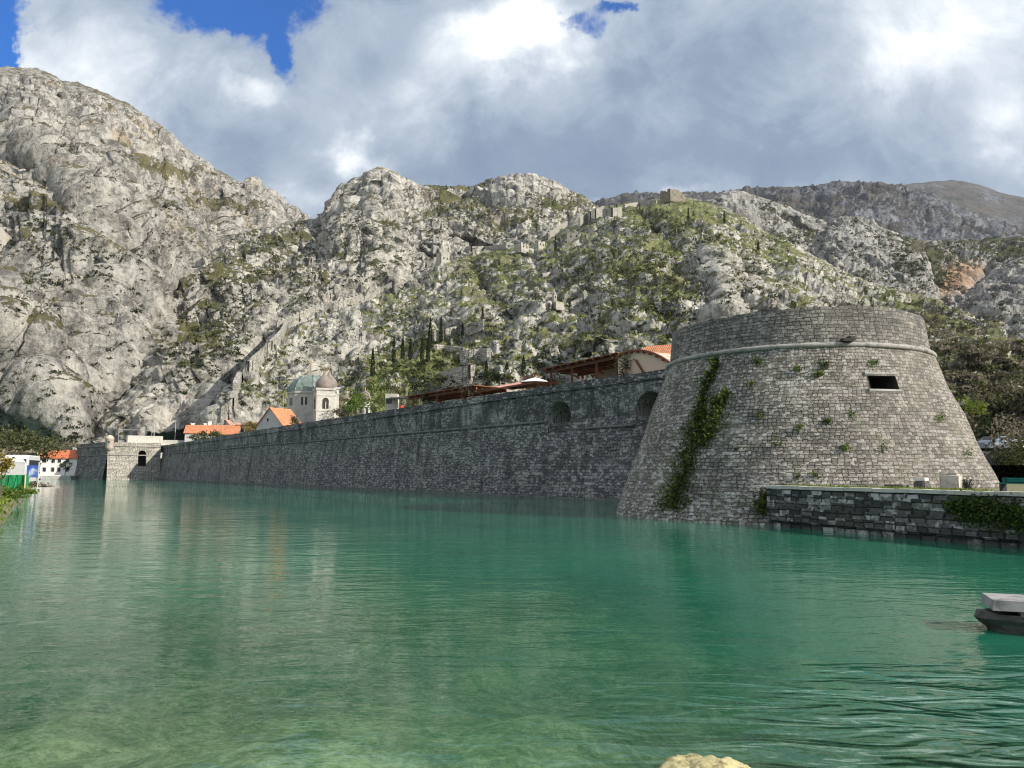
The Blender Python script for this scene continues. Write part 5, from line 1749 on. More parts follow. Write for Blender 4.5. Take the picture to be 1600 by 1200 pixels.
OF = -BAT - 1.7
DEPTH = 4.2


def pergola_timber(pix_l, pix_r, posts, label, fabric):
    (s0, z0), (s1, z1) = pl_s(*pix_l, OF), pl_s(*pix_r, OF)

    def zt(s):
        return z0 + (z1 - z0) * (s - s0) / (s1 - s0)
    base = top_z(s0) - 1.05
    root = empty('pergola', wp((s0 + s1) / 2, OF - DEPTH / 2, base), label, 'pergola')
    for px, py in posts:
        s, _ = pl_s(px, py, OF)
        for dp in (0, DEPTH):
            beam(MB(), wp(s, OF - dp, base), wp(s, OF - dp, zt(s) - 0.2), 0.22, 0.22).build('post', M_WOOD, root)
    for dp in (0, DEPTH):
        beam(MB(), wp(s0, OF - dp, z0 - 0.12), wp(s1, OF - dp, z1 - 0.12), 0.16, 0.30).build('beam', M_WOOD, root)
    n = 9
    rt = MB()
    a, b_, c, d = wp(s0 + 0.3, OF + 0.5, z0 + 0.12), wp(s1 - 0.2, OF + 0.5, z1 + 0.12), wp(s1 - 0.2, OF - DEPTH - 0.4, z1 + 0.12), wp(s0 + 0.3, OF - DEPTH - 0.4, z0 + 0.12)
    up = Vector((0, 0, 0.09))
    rt.add([a, b_, c, d, a + up, b_ + up, c + up, d + up], [(0, 1, 2, 3), (4, 5, 6, 7), (0, 1, 5, 4), (1, 2, 6, 5), (2, 3, 7, 6), (3, 0, 4, 7)])
    rt.build('roof_boards', M_WOOD, root)
    for i in range(n):
        s = s0 + (s1 - s0) * (i + 0.5) / n
        beam(MB(), wp(s, OF + 0.6, zt(s) + 0.03), wp(s, OF - DEPTH - 0.6, zt(s) + 0.03), 0.10, 0.16).build('rafter', M_WOOD, root)
    # curved braces
    ps = [pl_s(px, py, OF)[0] for px, py in posts]
    for i, s in enumerate(ps):
        nb = ps[i + 1] if i + 1 < len(ps) else s1
        br = MB()
        pts = [(s + (nb - s) * t, zt(s) - 0.25 - 0.95 * t * t) for t in np.linspace(0, 0.9, 6)]
        for (sa, za), (sb, zb) in zip(pts[:-1], pts[1:]):
            beam(br, wp(sa, OF - 1.2, za), wp(sb, OF - 1.2, zb), 0.12, 0.16)
        br.build('brace', M_WOOD, root)
    if fabric:
        fa = MB()
        q = [wp(ps[1] if len(ps) > 1 else s0, OF - 3.2, base), wp(s1 - 0.1, OF - 3.2, base), wp(s1 - 0.1, OF - 3.2, z1 - 0.35), wp(ps[1], OF - 3.2, zt(ps[1]) - 0.35)]
        bk = [p + WN * -0.05 for p in q]
        fa.add(q + bk, [(0, 1, 2, 3), (4, 5, 6, 7), (0, 1, 5, 4), (1, 2, 6, 5), (2, 3, 7, 6), (3, 0, 4, 7)])
        fa.build('canvas_screen', M_FABRIC, root)
    return root


pergola_timber((853, 580), (968, 555), [(861, 596), (894, 593), (932, 588), (966, 583)], 'dark red timber pergola with peach canvas screens on the wall near the tower', True)
pergola_timber((639, 622), (745, 605), [(646, 634), (683, 628), (722, 620)], 'low dark timber pergola with flat roof on the middle of the wall', False)


def vault():
    """rounded canvas roof between the pergola and the tower"""
    s0, z0 = pl_s(968, 558, OF)
    s1, z1 = pl_s(1056, 572, OF)
    sm, zm = pl_s(1006, 549, OF)
    base = top_z(0) - 1.05
    root = empty('canvas_vault', wp((s0 + s1) / 2, OF - 2, base), 'peach canvas barrel roof with dark ribs between timber pergola and tower', 'canopy')
    T = np.linspace(0, 1, 15)
    # quadratic through the three seen points
    cf = np.polyfit([s0, sm, s1], [z0, zm, z1], 2)
    zs = lambda s: float(np.polyval(cf, s))
    sk = MB()
    for a, b_ in zip(T[:-1], T[1:]):
        sa, sb = s0 + (s1 - s0) * a, s0 + (s1 - s0) * b_
        sk.quad(wp(sa, OF + 0.2, zs(sa)), wp(sb, OF + 0.2, zs(sb)), wp(sb, OF - 4.5, zs(sb) + 0.15), wp(sa, OF - 4.5, zs(sa) + 0.15))
        # hanging end panel
        sk.quad(wp(sa, OF + 0.2, base), wp(sb, OF + 0.2, base), wp(sb, OF + 0.2, zs(sb)), wp(sa, OF + 0.2, zs(sa)))
    sk.build('canvas', M_FABRIC, root)
    ed = MB()
    for a, b_ in zip(T[:-1], T[1:]):
        sa, sb = s0 + (s1 - s0) * a, s0 + (s1 - s0) * b_
        beam(ed, wp(sa, OF + 0.32, zs(sa) + 0.06), wp(sb, OF + 0.32, zs(sb) + 0.06), 0.2, 0.16)
    ed.build('roof_edge', M_WOOD, root)
    for t in np.linspace(0.05, 0.95, 9):
        s = s0 + (s1 - s0) * t
        beam(MB(), wp(s, OF + 0.5, zs(s) - 0.10), wp(s, OF - 4.5, zs(s) + 0.07), 0.12, 0.16).build('rafter_tail', M_WOOD, root)
    beam(MB(), wp(s0 + (s1 - s0) * 0.35, OF + 0.3, zs(s0 + (s1 - s0) * 0.35) - 0.8), wp(s0 + (s1 - s0) * 0.62, OF + 0.3, base + 0.1), 0.1, 0.2).build('brace', M_WOOD, root)


vault()


def tarp():
    s0, z0 = pl_s(744, 604, OF)
    s1, z1 = pl_s(806, 597, OF)
    base = top_z(25) - 1.05
    root = empty('canvas_awning', wp((s0 + s1) / 2, OF - 2, base), 'sagging faded pink canvas awning right of the low pergola', 'awning')
    sk = MB()
    T = np.linspace(0, 1, 9)
    for a, b_ in zip(T[:-1], T[1:]):
        f = lambda t: (s0 + (s1 - s0) * t, z0 + (z1 - z0) * t + 0.55 * math.sin(math.pi * t))
        (sa, za), (sb, zb) = f(a), f(b_)
        sk.quad(wp(sa, OF + 0.6, za - 0.9), wp(sb, OF + 0.6, zb - 0.9), wp(sb, OF - 3.5, zb), wp(sa, OF - 3.5, za))
    sk.build('canvas', M_PINKF, root)
    for s in (s0, (s0 + s1) / 2, s1):
        MB().tube(wp(s, OF - 3.4, base), wp(s, OF - 3.4, base + 2.0), 0.07, None, 6).build('pole', M_PINKF, root)
    s2, z2 = pl_s(785, 606, OF)
    s3, z3 = pl_s(838, 597, OF)
    r2 = empty('timber_awning', wp((s2 + s3) / 2, OF - 1, base), 'low dark timber awning between the pink canvas and the right pergola', 'awning')
    rb = MB()
    a, b_, c, d = wp(s2, OF + 0.5, z2 - 0.2), wp(s3, OF + 0.5, z3 - 0.2), wp(s3, OF - 3, z3 + 0.1), wp(s2, OF - 3, z2 + 0.1)
    up = Vector((0, 0, 0.2))
    rb.add([a, b_, c, d, a + up, b_ + up, c + up, d + up], [(0, 1, 2, 3), (4, 5, 6, 7), (0, 1, 5, 4), (1, 2, 6, 5), (2, 3, 7, 6), (3, 0, 4, 7)])
    rb.build('roof_boards', M_WOOD, r2)
    for s in (s2 + 0.3, s3 - 0.3):
        beam(MB(), wp(s, OF, base), wp(s, OF, (z2 if s < (s2 + s3) / 2 else z3)), 0.16, 0.16).build('post', M_WOOD, r2)
    # railing beyond it
    s4, z4 = pl_s(806, 589, OF - 3)
    s5, z5 = pl_s(834, 585, OF - 3)
    rl = MB()
    for s in np.linspace(s4, s5, 7):
        rl.tube(wp(s, OF - 3.6, base), wp(s, OF - 3.6, z4), 0.04, None, 6)
    rl.tube(wp(s4, OF - 3.6, z4), wp(s5, OF - 3.6, z4), 0.05, None, 6)
    tag(rl.build('railing', M_WOOD, None, loc=wp(s4, OF - 3.6, base)), 'short timber railing standing above the low dark awning', 'railing')
    s6, z6 = pl_s(836, 590, OF - 2)
    r3 = empty('white_parasol', wp(s6, OF - 2, base), 'low white parasol just left of the peach screened pergola', 'parasol')
    MB().tube(wp(s6, OF - 2, base), wp(s6, OF - 2, z6), 0.05, None, 6).build('pole', M_IRON, r3)
    MB().lathe(wp(s6, OF - 2, z6 - 0.55), [(1.7, 0), (1.2, 0.22), (0.6, 0.42), (0.05, 0.56)], 8).build('canopy', M_WHITE, r3)


tarp()


def climber(px, py, off, n, spread, mat, label, drop=1.6):
    s, z = pl_s(px, py, off)
    c = wp(s, off, z)
    P = np.array(c) + NR.normal(size=(n, 3)) * np.array(spread)
    base = wp(s, off - 0.2, top_z(s) - 1.05)
    root = empty('climbing_plant', base, label, 'plant')
    MB().tube(base, wp(s, off, z - 0.1), 0.05, 0.03, 6).build('stem', M_BARK, root)
    leaves('foliage', P, 0.22, mat, root)


climber(667, 620, OF + 0.3, 220, (0.55, 0.3, 0.5), L_DARK, 'dark climbing plant hanging from the low pergola')
climber(977, 572, OF + 0.45, 420, (0.55, 0.25, 0.75), L_OLIVE, 'olive climber covering the joint between pergola and canvas vault')
climber(737, 607, OF + 0.2, 220, (0.7, 0.3, 0.45), L_DRY, 'brown dry climber at the right end of the low pergola')

# trees and bushes behind the wall
for px, py0, py1, Y, rx, mat, lab, nm in [
        (562, 640, 606, 170, 2.6, L_GREEN, 'bright green tree beside the grey domed turret', 'leafy_tree'), (592, 636, 586, 176, 3.4, L_GREEN, 'tallest bright green tree right of the domed turrets', 'leafy_tree'), (612, 630, 592, 188, 2.8, L_OLIVE, 'olive toned tree at the right edge of the green clump', 'leafy_tree'),
        (548, 648, 622, 160, 1.8, L_GREEN, 'small bright green tree between the two domed turrets', 'leafy_tree'),
        (312, 688, 672, 182, 2.6, L_OLIVE, 'grey green bush before the leftmost orange roof', 'bush'), (336, 684, 674, 184, 2.0, L_OLIVE, 'low grey green bush between two orange roofs', 'bush'), (394, 676, 658, 186, 1.6, L_YELLOW, 'yellowing tree beside the yellow house', 'leafy_tree'),
        (528, 660, 640, 160, 2.4, L_DRY, 'brown leafless bush under the right side of the bell tower', 'bush'), (458, 672, 650, 168, 1.6, L_DRY, 'brown bush in front of the orange gabled roof', 'bush'),
        (655, 616, 588, 200, 3.0, L_DARK, 'rounded dark green tree above the low pergola', 'leafy_tree'), (765, 600, 580, 190, 2.8, L_DARK, 'dark bush right of the pale sloping retaining wall', 'bush'), (690, 600, 586, 190, 2.2, L_OLIVE, 'olive bush under the pale sloping retaining wall', 'bush')]:
    p0 = at(px, py0, Y)
    g0 = ground_below(p0.x, p0.y)
    zb = min(g0 if g0 is not None and g0 < p0.z + 1 else 3.0, p0.z)
    zt_ = at(px, py1, Y).z
    H = zt_ - zb
    rz_ = min(max((zt_ - p0.z) * 0.62, 1.4), H * 0.6)
    tree(nm, (p0.x, p0.y, zb), H, (rx, rx, rz_), mat, lab, 'tree' if nm != 'bush' else 'bush', None, 18, 900, 0.42, trunk=0.15, crown_z=0.75)
# ------------------------------------------------------------------ plants on the tower and quay wall


def surf_tower(px, py):
    h = tower_hit(px, py)
    if h is None:
        return None
    t, z = h
    return tow(t, z, tr(z) + 0.03), Vector((math.sin(t), -math.cos(t), 0.36)).normalized()


def plant_on(pts, n, jit, size, mat, label, name='ivy', cat='ivy', out=0.22, surf=surf_tower, widths=None):
    P, rr = [], []
    seg = []
    for i in range(n):
        t = RND.random() * (len(pts) - 1)
        k = int(t)
        f = t - k
        k2 = min(k + 1, len(pts) - 1)
        w = jit if widths is None else widths[k] * (1 - f) + widths[k2] * f
        x = pts[k][0] * (1 - f) + pts[k2][0] * f + RND.gauss(0, w)
        y = pts[k][1] * (1 - f) + pts[k2][1] * f + RND.gauss(0, min(w, jit) * 0.8)
        cl = math.sin(x * 0.55 + 1.7 * math.sin(y * 0.31)) * math.sin(y * 0.42 + 1.1 * math.sin(x * 0.23))
        if cl < RND.uniform(-0.9, 0.2):
            continue
        s = surf(x, y)
        if s is None:
            continue
        P.append(np.array(s[0] + s[1] * abs(RND.gauss(0, out)) * (0.5 + max(cl, 0))))
        rr.append(min(1, max(0, 0.45 + 0.4 * cl + RND.gauss(0, 0.2))))
    s0 = surf(*pts[-1])
    root = empty(name, s0[0], label, cat)
    st = MB()
    for (x0, y0), (x1, y1) in zip(pts[:-1], pts[1:]):
        a, b_ = surf(x0, y0), surf(x1, y1)
        st.tube(a[0], b_[0], 0.03, 0.035, 5)
    if len(pts) == 1:
        st.tube(s0[0] - s0[1] * 0.1, s0[0] + s0[1] * 0.15, 0.015, 0.01, 5)
    st.build('stem', M_BARK, root)
    leaves('foliage', P, size, mat, root, rnd=np.array(rr))
    return root


plant_on([(1121, 562), (1116, 580), (1104, 605), (1097, 640), (1090, 668), (1083, 690), (1076, 720), (1066, 748), (1055, 775), (1050, 795)], 5200, 5, 0.15, L_IVY, 'large dark green ivy streak running down the left side of the round tower', widths=[2.5, 3, 3.5, 4, 8, 9, 8, 8, 10, 12])
plant_on([(1126, 622), (1114, 662), (1100, 695)], 1700, 5, 0.15, L_IVY, 'smaller ivy patch right of the long ivy streak on the tower', widths=[5, 9, 5])
plant_on([(1216, 768), (1204, 782), (1196, 795)], 2000, 8, 0.14, L_IVY, 'dark ivy clump where the round tower meets the quay wall', widths=[6, 12, 10])
plant_on([(1138, 612), (1131, 632)], 420, 4, 0.13, L_IVY, 'tiny ivy tuft high on the tower right of the streak', widths=[4, 4])
TUFTS = [(1247, 577, 'directly below the cordon left of the water spout'), (1288, 570, 'below the cordon near the water spout'), (1280, 584, 'second one under the water spout'), (1184, 565, 'high up under the cordon left of centre'), (1294, 658, 'bright one left of and below the gun opening'), (1330, 647, 'small one right of the bright tuft'), (1320, 699, 'low one over the white lichen'),
         (1379, 700, 'low one beneath the gun opening'), (1249, 668, 'left of the bright tuft'), (1363, 568, 'right above the gun opening'), (1188, 648, 'among the lichen left of centre'), (1213, 692, 'low among the lichened stones'), (1468, 652, 'right of and below the gun opening'), (1510, 709, 'far right near the lower edge'), (1248, 745, 'just above the grass strip'), (1275, 742, 'second one above the grass strip'), (1175, 600, 'left of centre near the cordon'), (1152, 702, 'dark one right of the ivy streak')]
for x, y, lab in TUFTS:
    plant_on([(x, y)], int(RND.uniform(60, 260)), RND.uniform(2.0, 5.0), 0.09, L_GREEN if RND.random() < 0.6 else L_IVY, 'small green tuft on the tower face, ' + lab, 'wall_plant', 'plant', 0.10)
# bright shrub at the tower's right edge
h = Vector(tow(R(62), 6.0))


def shrub_edge():
    c = at(1524, 640, 47.0)
    P, r = clumps(c, (0.75, 0.6, 0.75), 9, 420, 0.3)
    t0, z0 = math.atan2(c.x - TC.x, -(c.y - TC.y)), c.z - 0.7
    b_ = tow(t0, z0)
    root = empty('shrub', b_, 'vivid yellow green shrub sprouting from the right edge of the tower', 'shrub')
    MB().tube(b_, c, 0.05, 0.03, 6).build('stem', M_BARK, root)
    leaves('foliage', P, 0.17, L_GRASS, root, rnd=r)


shrub_edge()


def surf_quay(px, py):
    a, b_, c = ray(px, py)
    k = (Q0.x * QN.x + Q0.y * QN.y) / (a * QN.x + b_ * QN.y)
    p = Vector((a * k, b_ * k, CAM_H + c * k))
    if p.z < 0.1 or p.z > QTOP + 0.1:
        return None
    return p + QN * 0.12, QN.copy()


plant_on([(1492, 790), (1520, 795), (1550, 800), (1580, 806), (1610, 812), (1640, 818)], 6500, 14, 0.11, L_IVY, 'wide dark ivy curtain covering the right end of the quay wall', surf=surf_quay, widths=[6, 12, 15, 15, 14, 14], out=0.10)

# grass on the terrace edge under the tower
n = 3800
sx = NR.uniform(0.6, 9.5, n)
P = []
for s in sx:
    q = qp(s, -0.5 - abs(NR.normal(0, 0.55)), 1.72 + NR.uniform(0, 0.16))
    P.append(q[:])
tag(leaves('grass', P, 0.14, L_GRASS, up=1.5, aspect=0.35), 'bright green grass strip along the quay top under the tower', 'grass', None, 'stuff')

# things lying on the terrace by the tower
M_PALE = plain_mat('pale_cut_stone', (0.52, 0.48, 0.42), 0.25, 4.0, bump=0.03)
M_SLABW = plain_mat('white_marble', (0.70, 0.69, 0.66), 0.12, 4.0, bump=0.01)
M_DKST = plain_mat('dark_rough_stone', (0.12, 0.115, 0.11), 0.4, 5.0, bump=0.04)


def stone_block(name, c, s, mat, label, rz=0.0, cat='stone', cap=None):
    """a worn ashlar: bevelled, slightly irregular block"""
    bm = bmesh.new()
    bmesh.ops.create_cube(bm, size=1)
    for v in bm.verts:
        v.co = Vector((v.co.x * s[0], v.co.y * s[1], v.co.z * s[2]))
    bmesh.ops.bevel(bm, geom=bm.edges[:], offset=min(s) * 0.14, segments=2, affect='EDGES')
    bmesh.ops.subdivide_edges(bm, edges=bm.edges[:], cuts=1, use_grid_fill=True)
    for v in bm.verts:
        v.co += Vector((RND.uniform(-1, 1), RND.uniform(-1, 1), RND.uniform(-1, 1))) * min(s) * 0.03
    me = bpy.data.meshes.new(name)
    bm.to_mesh(me)
    bm.free()
    me.materials.append(mat)
    o = bpy.data.objects.new(name, me)
    o.location = Vector(c)
    o.rotation_euler.z = rz
    COL.objects.link(o)
    return tag(o, label, cat)


qa = math.atan2(QD.y, QD.x)
YT = 33.5
c = at(1486, 752, YT)
stone_block('stone_drum', (c.x, c.y, 1.7 + 0.36), (0.78, 0.62, 0.72), M_PALE, 'large pale squared stone standing on the quay before the tower', qa + 0.3)
c = at(1440, 752, YT)
stone_block('stone_plinth', (c.x, c.y, 1.7 + 0.2), (0.55, 0.45, 0.40), M_DKST, 'dark rough stone plinth carrying the white slab', qa)
stone_block('stone_slab', (c.x, c.y, 1.7 + 0.40 + 0.07), (0.46, 0.40, 0.14), M_SLABW, 'small white slab lying on the dark plinth', qa + 0.2)
c = at(1400, 752, YT)
stone_block('stone_block', (c.x + 0.2, c.y + 0.4, 1.7 + 0.12), (0.9, 0.5, 0.24), M_DKST, 'low dark stone block at the tower foot beside the grass', qa + 0.1)


def twigs():
    c = at(1508, 756, YT)
    root = empty('dry_bush', Vector((c.x, c.y, 1.7)), 'tangled dry bush right of the large pale squared stone', 'bush')
    mb = MB()
    for i in range(60):
        a = RND.uniform(0, 6.28)
        p = Vector((c.x + RND.uniform(-.22, .22), c.y + RND.uniform(-.2, .2), 1.7))
        q = p + Vector((math.cos(a) * 0.25, math.sin(a) * 0.25, RND.uniform(0.2, 0.5)))
        r_ = q + Vector((RND.uniform(-.2, .2), RND.uniform(-.2, .2), RND.uniform(-0.15, 0.15)))
        mb.tube(p, q, 0.012, 0.009, 4)
        mb.tube(q, r_, 0.009, 0.005, 4)
    mb.build('branches', M_IRON, root)


twigs()


def bench():
    M = plain_mat('teal_painted_wood', (0.02, 0.17, 0.15), 0.2, 3.0, bump=0)
    c = at(1592, 760, 31.5)
    root = empty('bench', Vector((c.x, c.y, 1.7)), 'teal painted bench at the right edge of the quay', 'bench')
    mz = Matrix.Rotation(qa, 4, 'Z')
    for k in range(3):
        MB().box(Vector((c.x, c.y, 2.03)) + mz @ Vector((0, -0.14 + 0.14 * k, 0)), (1.6, 0.12, 0.04), rz=qa).build('seat_slat', M, root)
    for k in range(2):
        MB().box(Vector((c.x, c.y, 2.13 + 0.09 * k)) + mz @ Vector((0, 0.24, 0)), (1.6, 0.04, 0.075), rz=qa).build('back_slat', M, root)
    for s in (-0.65, 0.65):
        MB().box(Vector((c.x, c.y, 1.86)) + mz @ Vector((s, 0, 0)), (0.06, 0.40, 0.30), rz=qa).build('leg', M_IRON, root)
        MB().box(Vector((c.x, c.y, 2.12)) + mz @ Vector((s, 0.21, 0)), (0.05, 0.03, 0.30), rz=qa).build('back_support', M_IRON, root)


bench()

# ------------------------------------------------------------------ trees behind the tower on the right


def palm(px, py, Y, h, label):
    p = at(px, py, Y)
    base = Vector((p.x, p.y, p.z - h))
    root = empty('palm_tree', base, label, 'palm')
    tb_ = MB()
    prev = base
    for i in range(6):
        q = base + Vector((0.12 * math.sin(i * 0.9), 0, h * (i + 1) / 6))
        tb_.tube(prev, q, 0.24 - i * 0.015, 0.23 - i * 0.015, 8)
        prev = q
    tb_.build('trunk', M_BARK_PALE, root, True)
    for i in range(26):
        a = i * 2.4
        el = RND.uniform(-0.3, 1.2)
        L = RND.uniform(1.5, 2.1)
        fr = MB()
        pts = []
        for t in np.linspace(0, 1, 6):
            r_ = L * t * math.cos(el * (1 - 0.4 * t))
            z = L * (math.sin(el) * t - 0.55 * t * t)
            pts.append(prev + Vector((r_ * math.cos(a), r_ * math.sin(a), z)))
        sd = Vector((-math.sin(a), math.cos(a), 0))
        for k in range(5):
            u, v = pts[k], pts[k + 1]
            for s in (-1, 1):
                for m_ in range(3):
                    o = u.lerp(v, m_ / 3)
                    d = (v - u).normalized()
                    tip = o + sd * s * 0.42 * (1 - 0.12 * k) + d * 0.28 - Vector((0, 0, 0.16))
                    fr.add([o, o + d * 0.10, tip], [(0, 1, 2)])
        o = fr.build('frond', L_OLIVE, root)
        at_ = o.data.attributes.new('rnd', 'FLOAT', 'POINT')
        at_.data.foreach_set('value', [RND.uniform(0.2, 0.9)] * len(o.data.vertices))
    return root


palm(1536, 614, 92, 5.5, 'slender palm rising behind the right edge of the tower')
palm(1545, 620, 96, 5.0, 'shorter palm close behind the slender palm')
for px, yb, yt, Y, rx, mat, lab, nr_ in [(1578, 740, 610, 84, 3.6, L_SCRUB, 'big dark leafy tree right behind the tower foot', 2400), (1604, 744, 588, 92, 4.4, L_OLIVE, 'olive toned tree at the right picture edge', 2200), (1556, 735, 652, 78, 2.4, L_DARK, 'dark bush tree close to the right flank of the tower', 1500), (1545, 690, 640, 100, 2.6, L_SCRUB, 'green bush tree under the two palms', 1200), (1592, 700, 640, 70, 2.2, L_DRY, 'leafless brown tree overlapping the dark trees right of the tower', 900)]:
    p0, p1 = at(px, yb, Y), at(px, yt, Y)
    zb = 1.7
    tree('leafy_tree', (p0.x, p0.y, zb), p1.z - zb, (rx, rx, (p1.z - zb) * 0.42), mat, lab, 'tree', None, 30, nr_, 0.34, trunk=0.2, crown_z=0.7)


def vehicle(c, rz, paint, label, cat='car', name='parked_car', L=4.2, W=1.75, H=1.45, van=False):
    """small hatchback: body shell, cabin glass, wheels, lamps"""
    root = empty(name, Vector(c), label, cat, None, rz)
    bm = bmesh.new()
    prof = [(-0.5, 0.20), (-0.5, 0.55), (-0.47, 0.64), (-0.24, 0.70), (-0.12, 0.98), (0.26, 1.0), (0.44, 0.72), (0.5, 0.66), (0.5, 0.2)] if not van else [(-0.5, 0.12), (-0.5, 0.5), (-0.47, 0.9), (-0.44, 1.0), (0.49, 1.0), (0.5, 0.95), (0.5, 0.12)]
    rows = []
    for sy, k in ((-0.5, 0.96), (-0.46, 1.0), (0.46, 1.0), (0.5, 0.96)):
        rows.append([bm.verts.new((x * L, sy * W * (1 - (0.12 if (z > 0.7 and abs(sy) > 0.4 and not van) else 0)), (0.2 + (z - 0.2) * k) * H)) for x, z in prof])
    n = len(prof)
    for a, b_ in zip(rows[:-1], rows[1:]):
        for i in range(n):
            bm.faces.new((a[i], a[(i + 1) % n], b_[(i + 1) % n], b_[i]))
    bm.faces.new(rows[0])
    bm.faces.new(rows[-1][::-1])
    bmesh.ops.recalc_face_normals(bm, faces=bm.faces[:])
    me = bpy.data.meshes.new('body')
    bm.to_mesh(me)
    bm.free()
    me.materials.append(paint)
    o = bpy.data.objects.new('body', me)
    COL.objects.link(o)
    o.parent = root

    def add(mb, nm, mat, par=root):
        me_ = mb.build(nm, mat)
        me_.parent = par
        return me_
    if van:
        add(MB().box((-0.49 * L - 0.02, 0, 0.66 * H), (0.06, W * 0.86, 0.42 * H)), 'windscreen', M_GLASS_D)
        for s in (-1, 1):
            add(MB().box((0.03 * L, s * (W / 2 + 0.01), 0.70 * H), (L * 0.86, 0.04, 0.28 * H)), 'side_window', M_GLASS_D)
    else:
        add(MB().box((-0.185 * L, 0, 0.835 * H), (0.05, W * 0.72, 0.30 * H), tilt=(0, R(40))), 'windscreen', M_GLASS_D)
        add(MB().box((0.36 * L, 0, 0.86 * H), (0.05, W * 0.70, 0.28 * H), tilt=(0, R(-52))), 'rear_window', M_GLASS_D)
        for s in (-1, 1):
            add(MB().box((0.06 * L, s * (W * 0.445), 0.83 * H), (L * 0.36, 0.05, 0.19 * H)), 'side_window', M_GLASS_D)
    wr = 0.31 if not van else 0.5
    for x in (-0.31, 0.31):
        for s in (-1, 1):
            w = add(MB().tube((x * L, s * (W / 2 - 0.16), wr), (x * L, s * (W / 2 + 0.02), wr), wr, None, 14), 'wheel', M_IRON)
            add(MB().tube((x * L, s * (W / 2 + 0.0), wr), (x * L, s * (W / 2 + 0.035), wr), wr * 0.6, None, 12), 'rim', M_GREYPL, w)
    for s in (-1, 1):
        add(MB().box((-0.5 * L, s * W * 0.36, 0.5 * H if not van else 0.3 * H), (0.05, 0.3, 0.14)), 'headlight', M_SLABW)
    return root


M_PAINT_W = plain_mat('white_car_paint', (0.72, 0.72, 0.72), 0.03, 1, rough=0.3, bump=0, spec=0.5)
M_PAINT_B = plain_mat('blue_grey_car_paint', (0.20, 0.25, 0.30), 0.03, 1, rough=0.3, bump=0, spec=0.5)
c = at(1553, 690, 74)
stone_terr = MB().box((c.x + 3, c.y + 2.0, 3.0), (11, 7, 2.7)).build('retaining_terrace', M_DKST, None)
tag(stone_terr, 'dark stone terrace under the trees right of the tower carrying the parked cars', 'terrace')
vehicle((c.x, c.y, 4.36), R(25), M_PAINT_B, 'blue grey parked car half hidden by the tower under dark trees')
c2 = at(1592, 704, 72)
vehicle((c2.x + 1.2, c2.y + 0.2, 4.36), R(15), M_PAINT_W, 'white parked car at the right picture edge behind the tower')

def terrace_bush(px, py, Y, rad, mat, label):
    c = at(px, py, Y)
    root = empty('bush', Vector((c.x, c.y, 1.7)), label, 'bush')
    mb = MB()
    for i in range(6):
        a = i * 1.05
        mb.tube((c.x, c.y, 1.5), (c.x + math.cos(a) * rad[0] * 0.6, c.y + math.sin(a) * rad[1] * 0.6, c.z + 0.3 * rad[2]), 0.04, 0.015, 5)
    mb.build('stem', M_BARK, root)
    P, r = clumps(c, rad, 16, 1500, 0.3)
    P[:, 2] = np.maximum(P[:, 2], 1.72)
    leaves('foliage', P, 0.2, mat, root, rnd=r)


terrace_bush(1583, 738, 60, (1.5, 1.2, 1.6), L_DARK, 'dark leafy bush behind the teal bench')
terrace_bush(1606, 730, 56, (1.5, 1.2, 1.9), L_SCRUB, 'green bush at the right picture edge above the teal bench')

# ------------------------------------------------------------------ landing stage and stone in the water


def jetty():
    c = Vector((10.0, 12.15, 0))
    root = empty('stone_jetty', c, 'old undercut stone landing stage with pale slab reaching in from the right edge', 'jetty')

    def outline(k, n=14):
        pts = []
        w = 0.52 * k
        for i in range(n + 1):
            a = math.pi / 2 + math.pi * i / n
            pts.append((7.48 + 1.15 - 1.15 * k + 1.15 * k * (1 + math.cos(a)) * 1.0, 12.35 + w * math.sin(a)))
        pts.append((14.0, 12.35 - w))
        pts.append((14.0, 12.35 + w))
        return pts
    mb = MB()
    lv = [(-1.2, 0.62), (-0.1, 0.86), (0.04, 0.90), (0.13, 0.98), (0.2, 1.04), (0.29, 1.0)]
    n = len(outline(1))
    vs = []
    for z, k in lv:
        for i, (x, y) in enumerate(outline(k)):
            vs.append((x + RND.uniform(-.02, .02), y + RND.uniform(-.02, .02), z + RND.uniform(-.012, .012)))
    fs = []
    for a in range(len(lv) - 1):
        for i in range(n):
            j = (i + 1) % n
            fs.append((a * n + i, a * n + j, (a + 1) * n + j, (a + 1) * n + i))
    fs.append(tuple(range((len(lv) - 1) * n, len(lv) * n)))
    mb.add(vs, fs).build('hull_shaped_base', plain_mat('wet_dark_stone', (0.085, 0.08, 0.072), 0.5, 5.0, bump=0.05), root)
    for i in range(7):
        for s in (-1, 1):
            MB().box((8.25 + i * 0.85, 12.35 + s * 0.32, 0.325), (0.5, 0.2, 0.08), rz=RND.uniform(-.05, .05)).build('packing_stone', M_DKST, root)
    x = 7.62
    while x < 14:
        w = RND.uniform(0.9, 1.5)
        bb = MB()
        z0, z1 = 0.36, 0.52
        y0, y1 = 12.35 - 0.42, 12.35 + 0.42
        e = 0.02
        bb.add([(x, y0, z0), (x + w - e, y0, z0), (x + w - e, y1, z0), (x, y1, z0), (x + .02, y0 + .02, z1), (x + w - e - .02, y0 + .02, z1), (x + w - e - .02, y1 - .02, z1), (x + .02, y1 - .02, z1)],
               [(0, 1, 5, 4), (1, 2, 6, 5), (2, 3, 7, 6), (3, 0, 4, 7), (4, 5, 6, 7), (3, 2, 1, 0)])
        bb.build('deck_slab', plain_mat('pale_deck_slab', (0.27, 0.265, 0.26), 0.5, 3.5, bump=0.03), root)
        x += w
    root.rotation_euler.z = R(-20)
    root.location += Vector((0.0, -0.3, 0))


jetty()


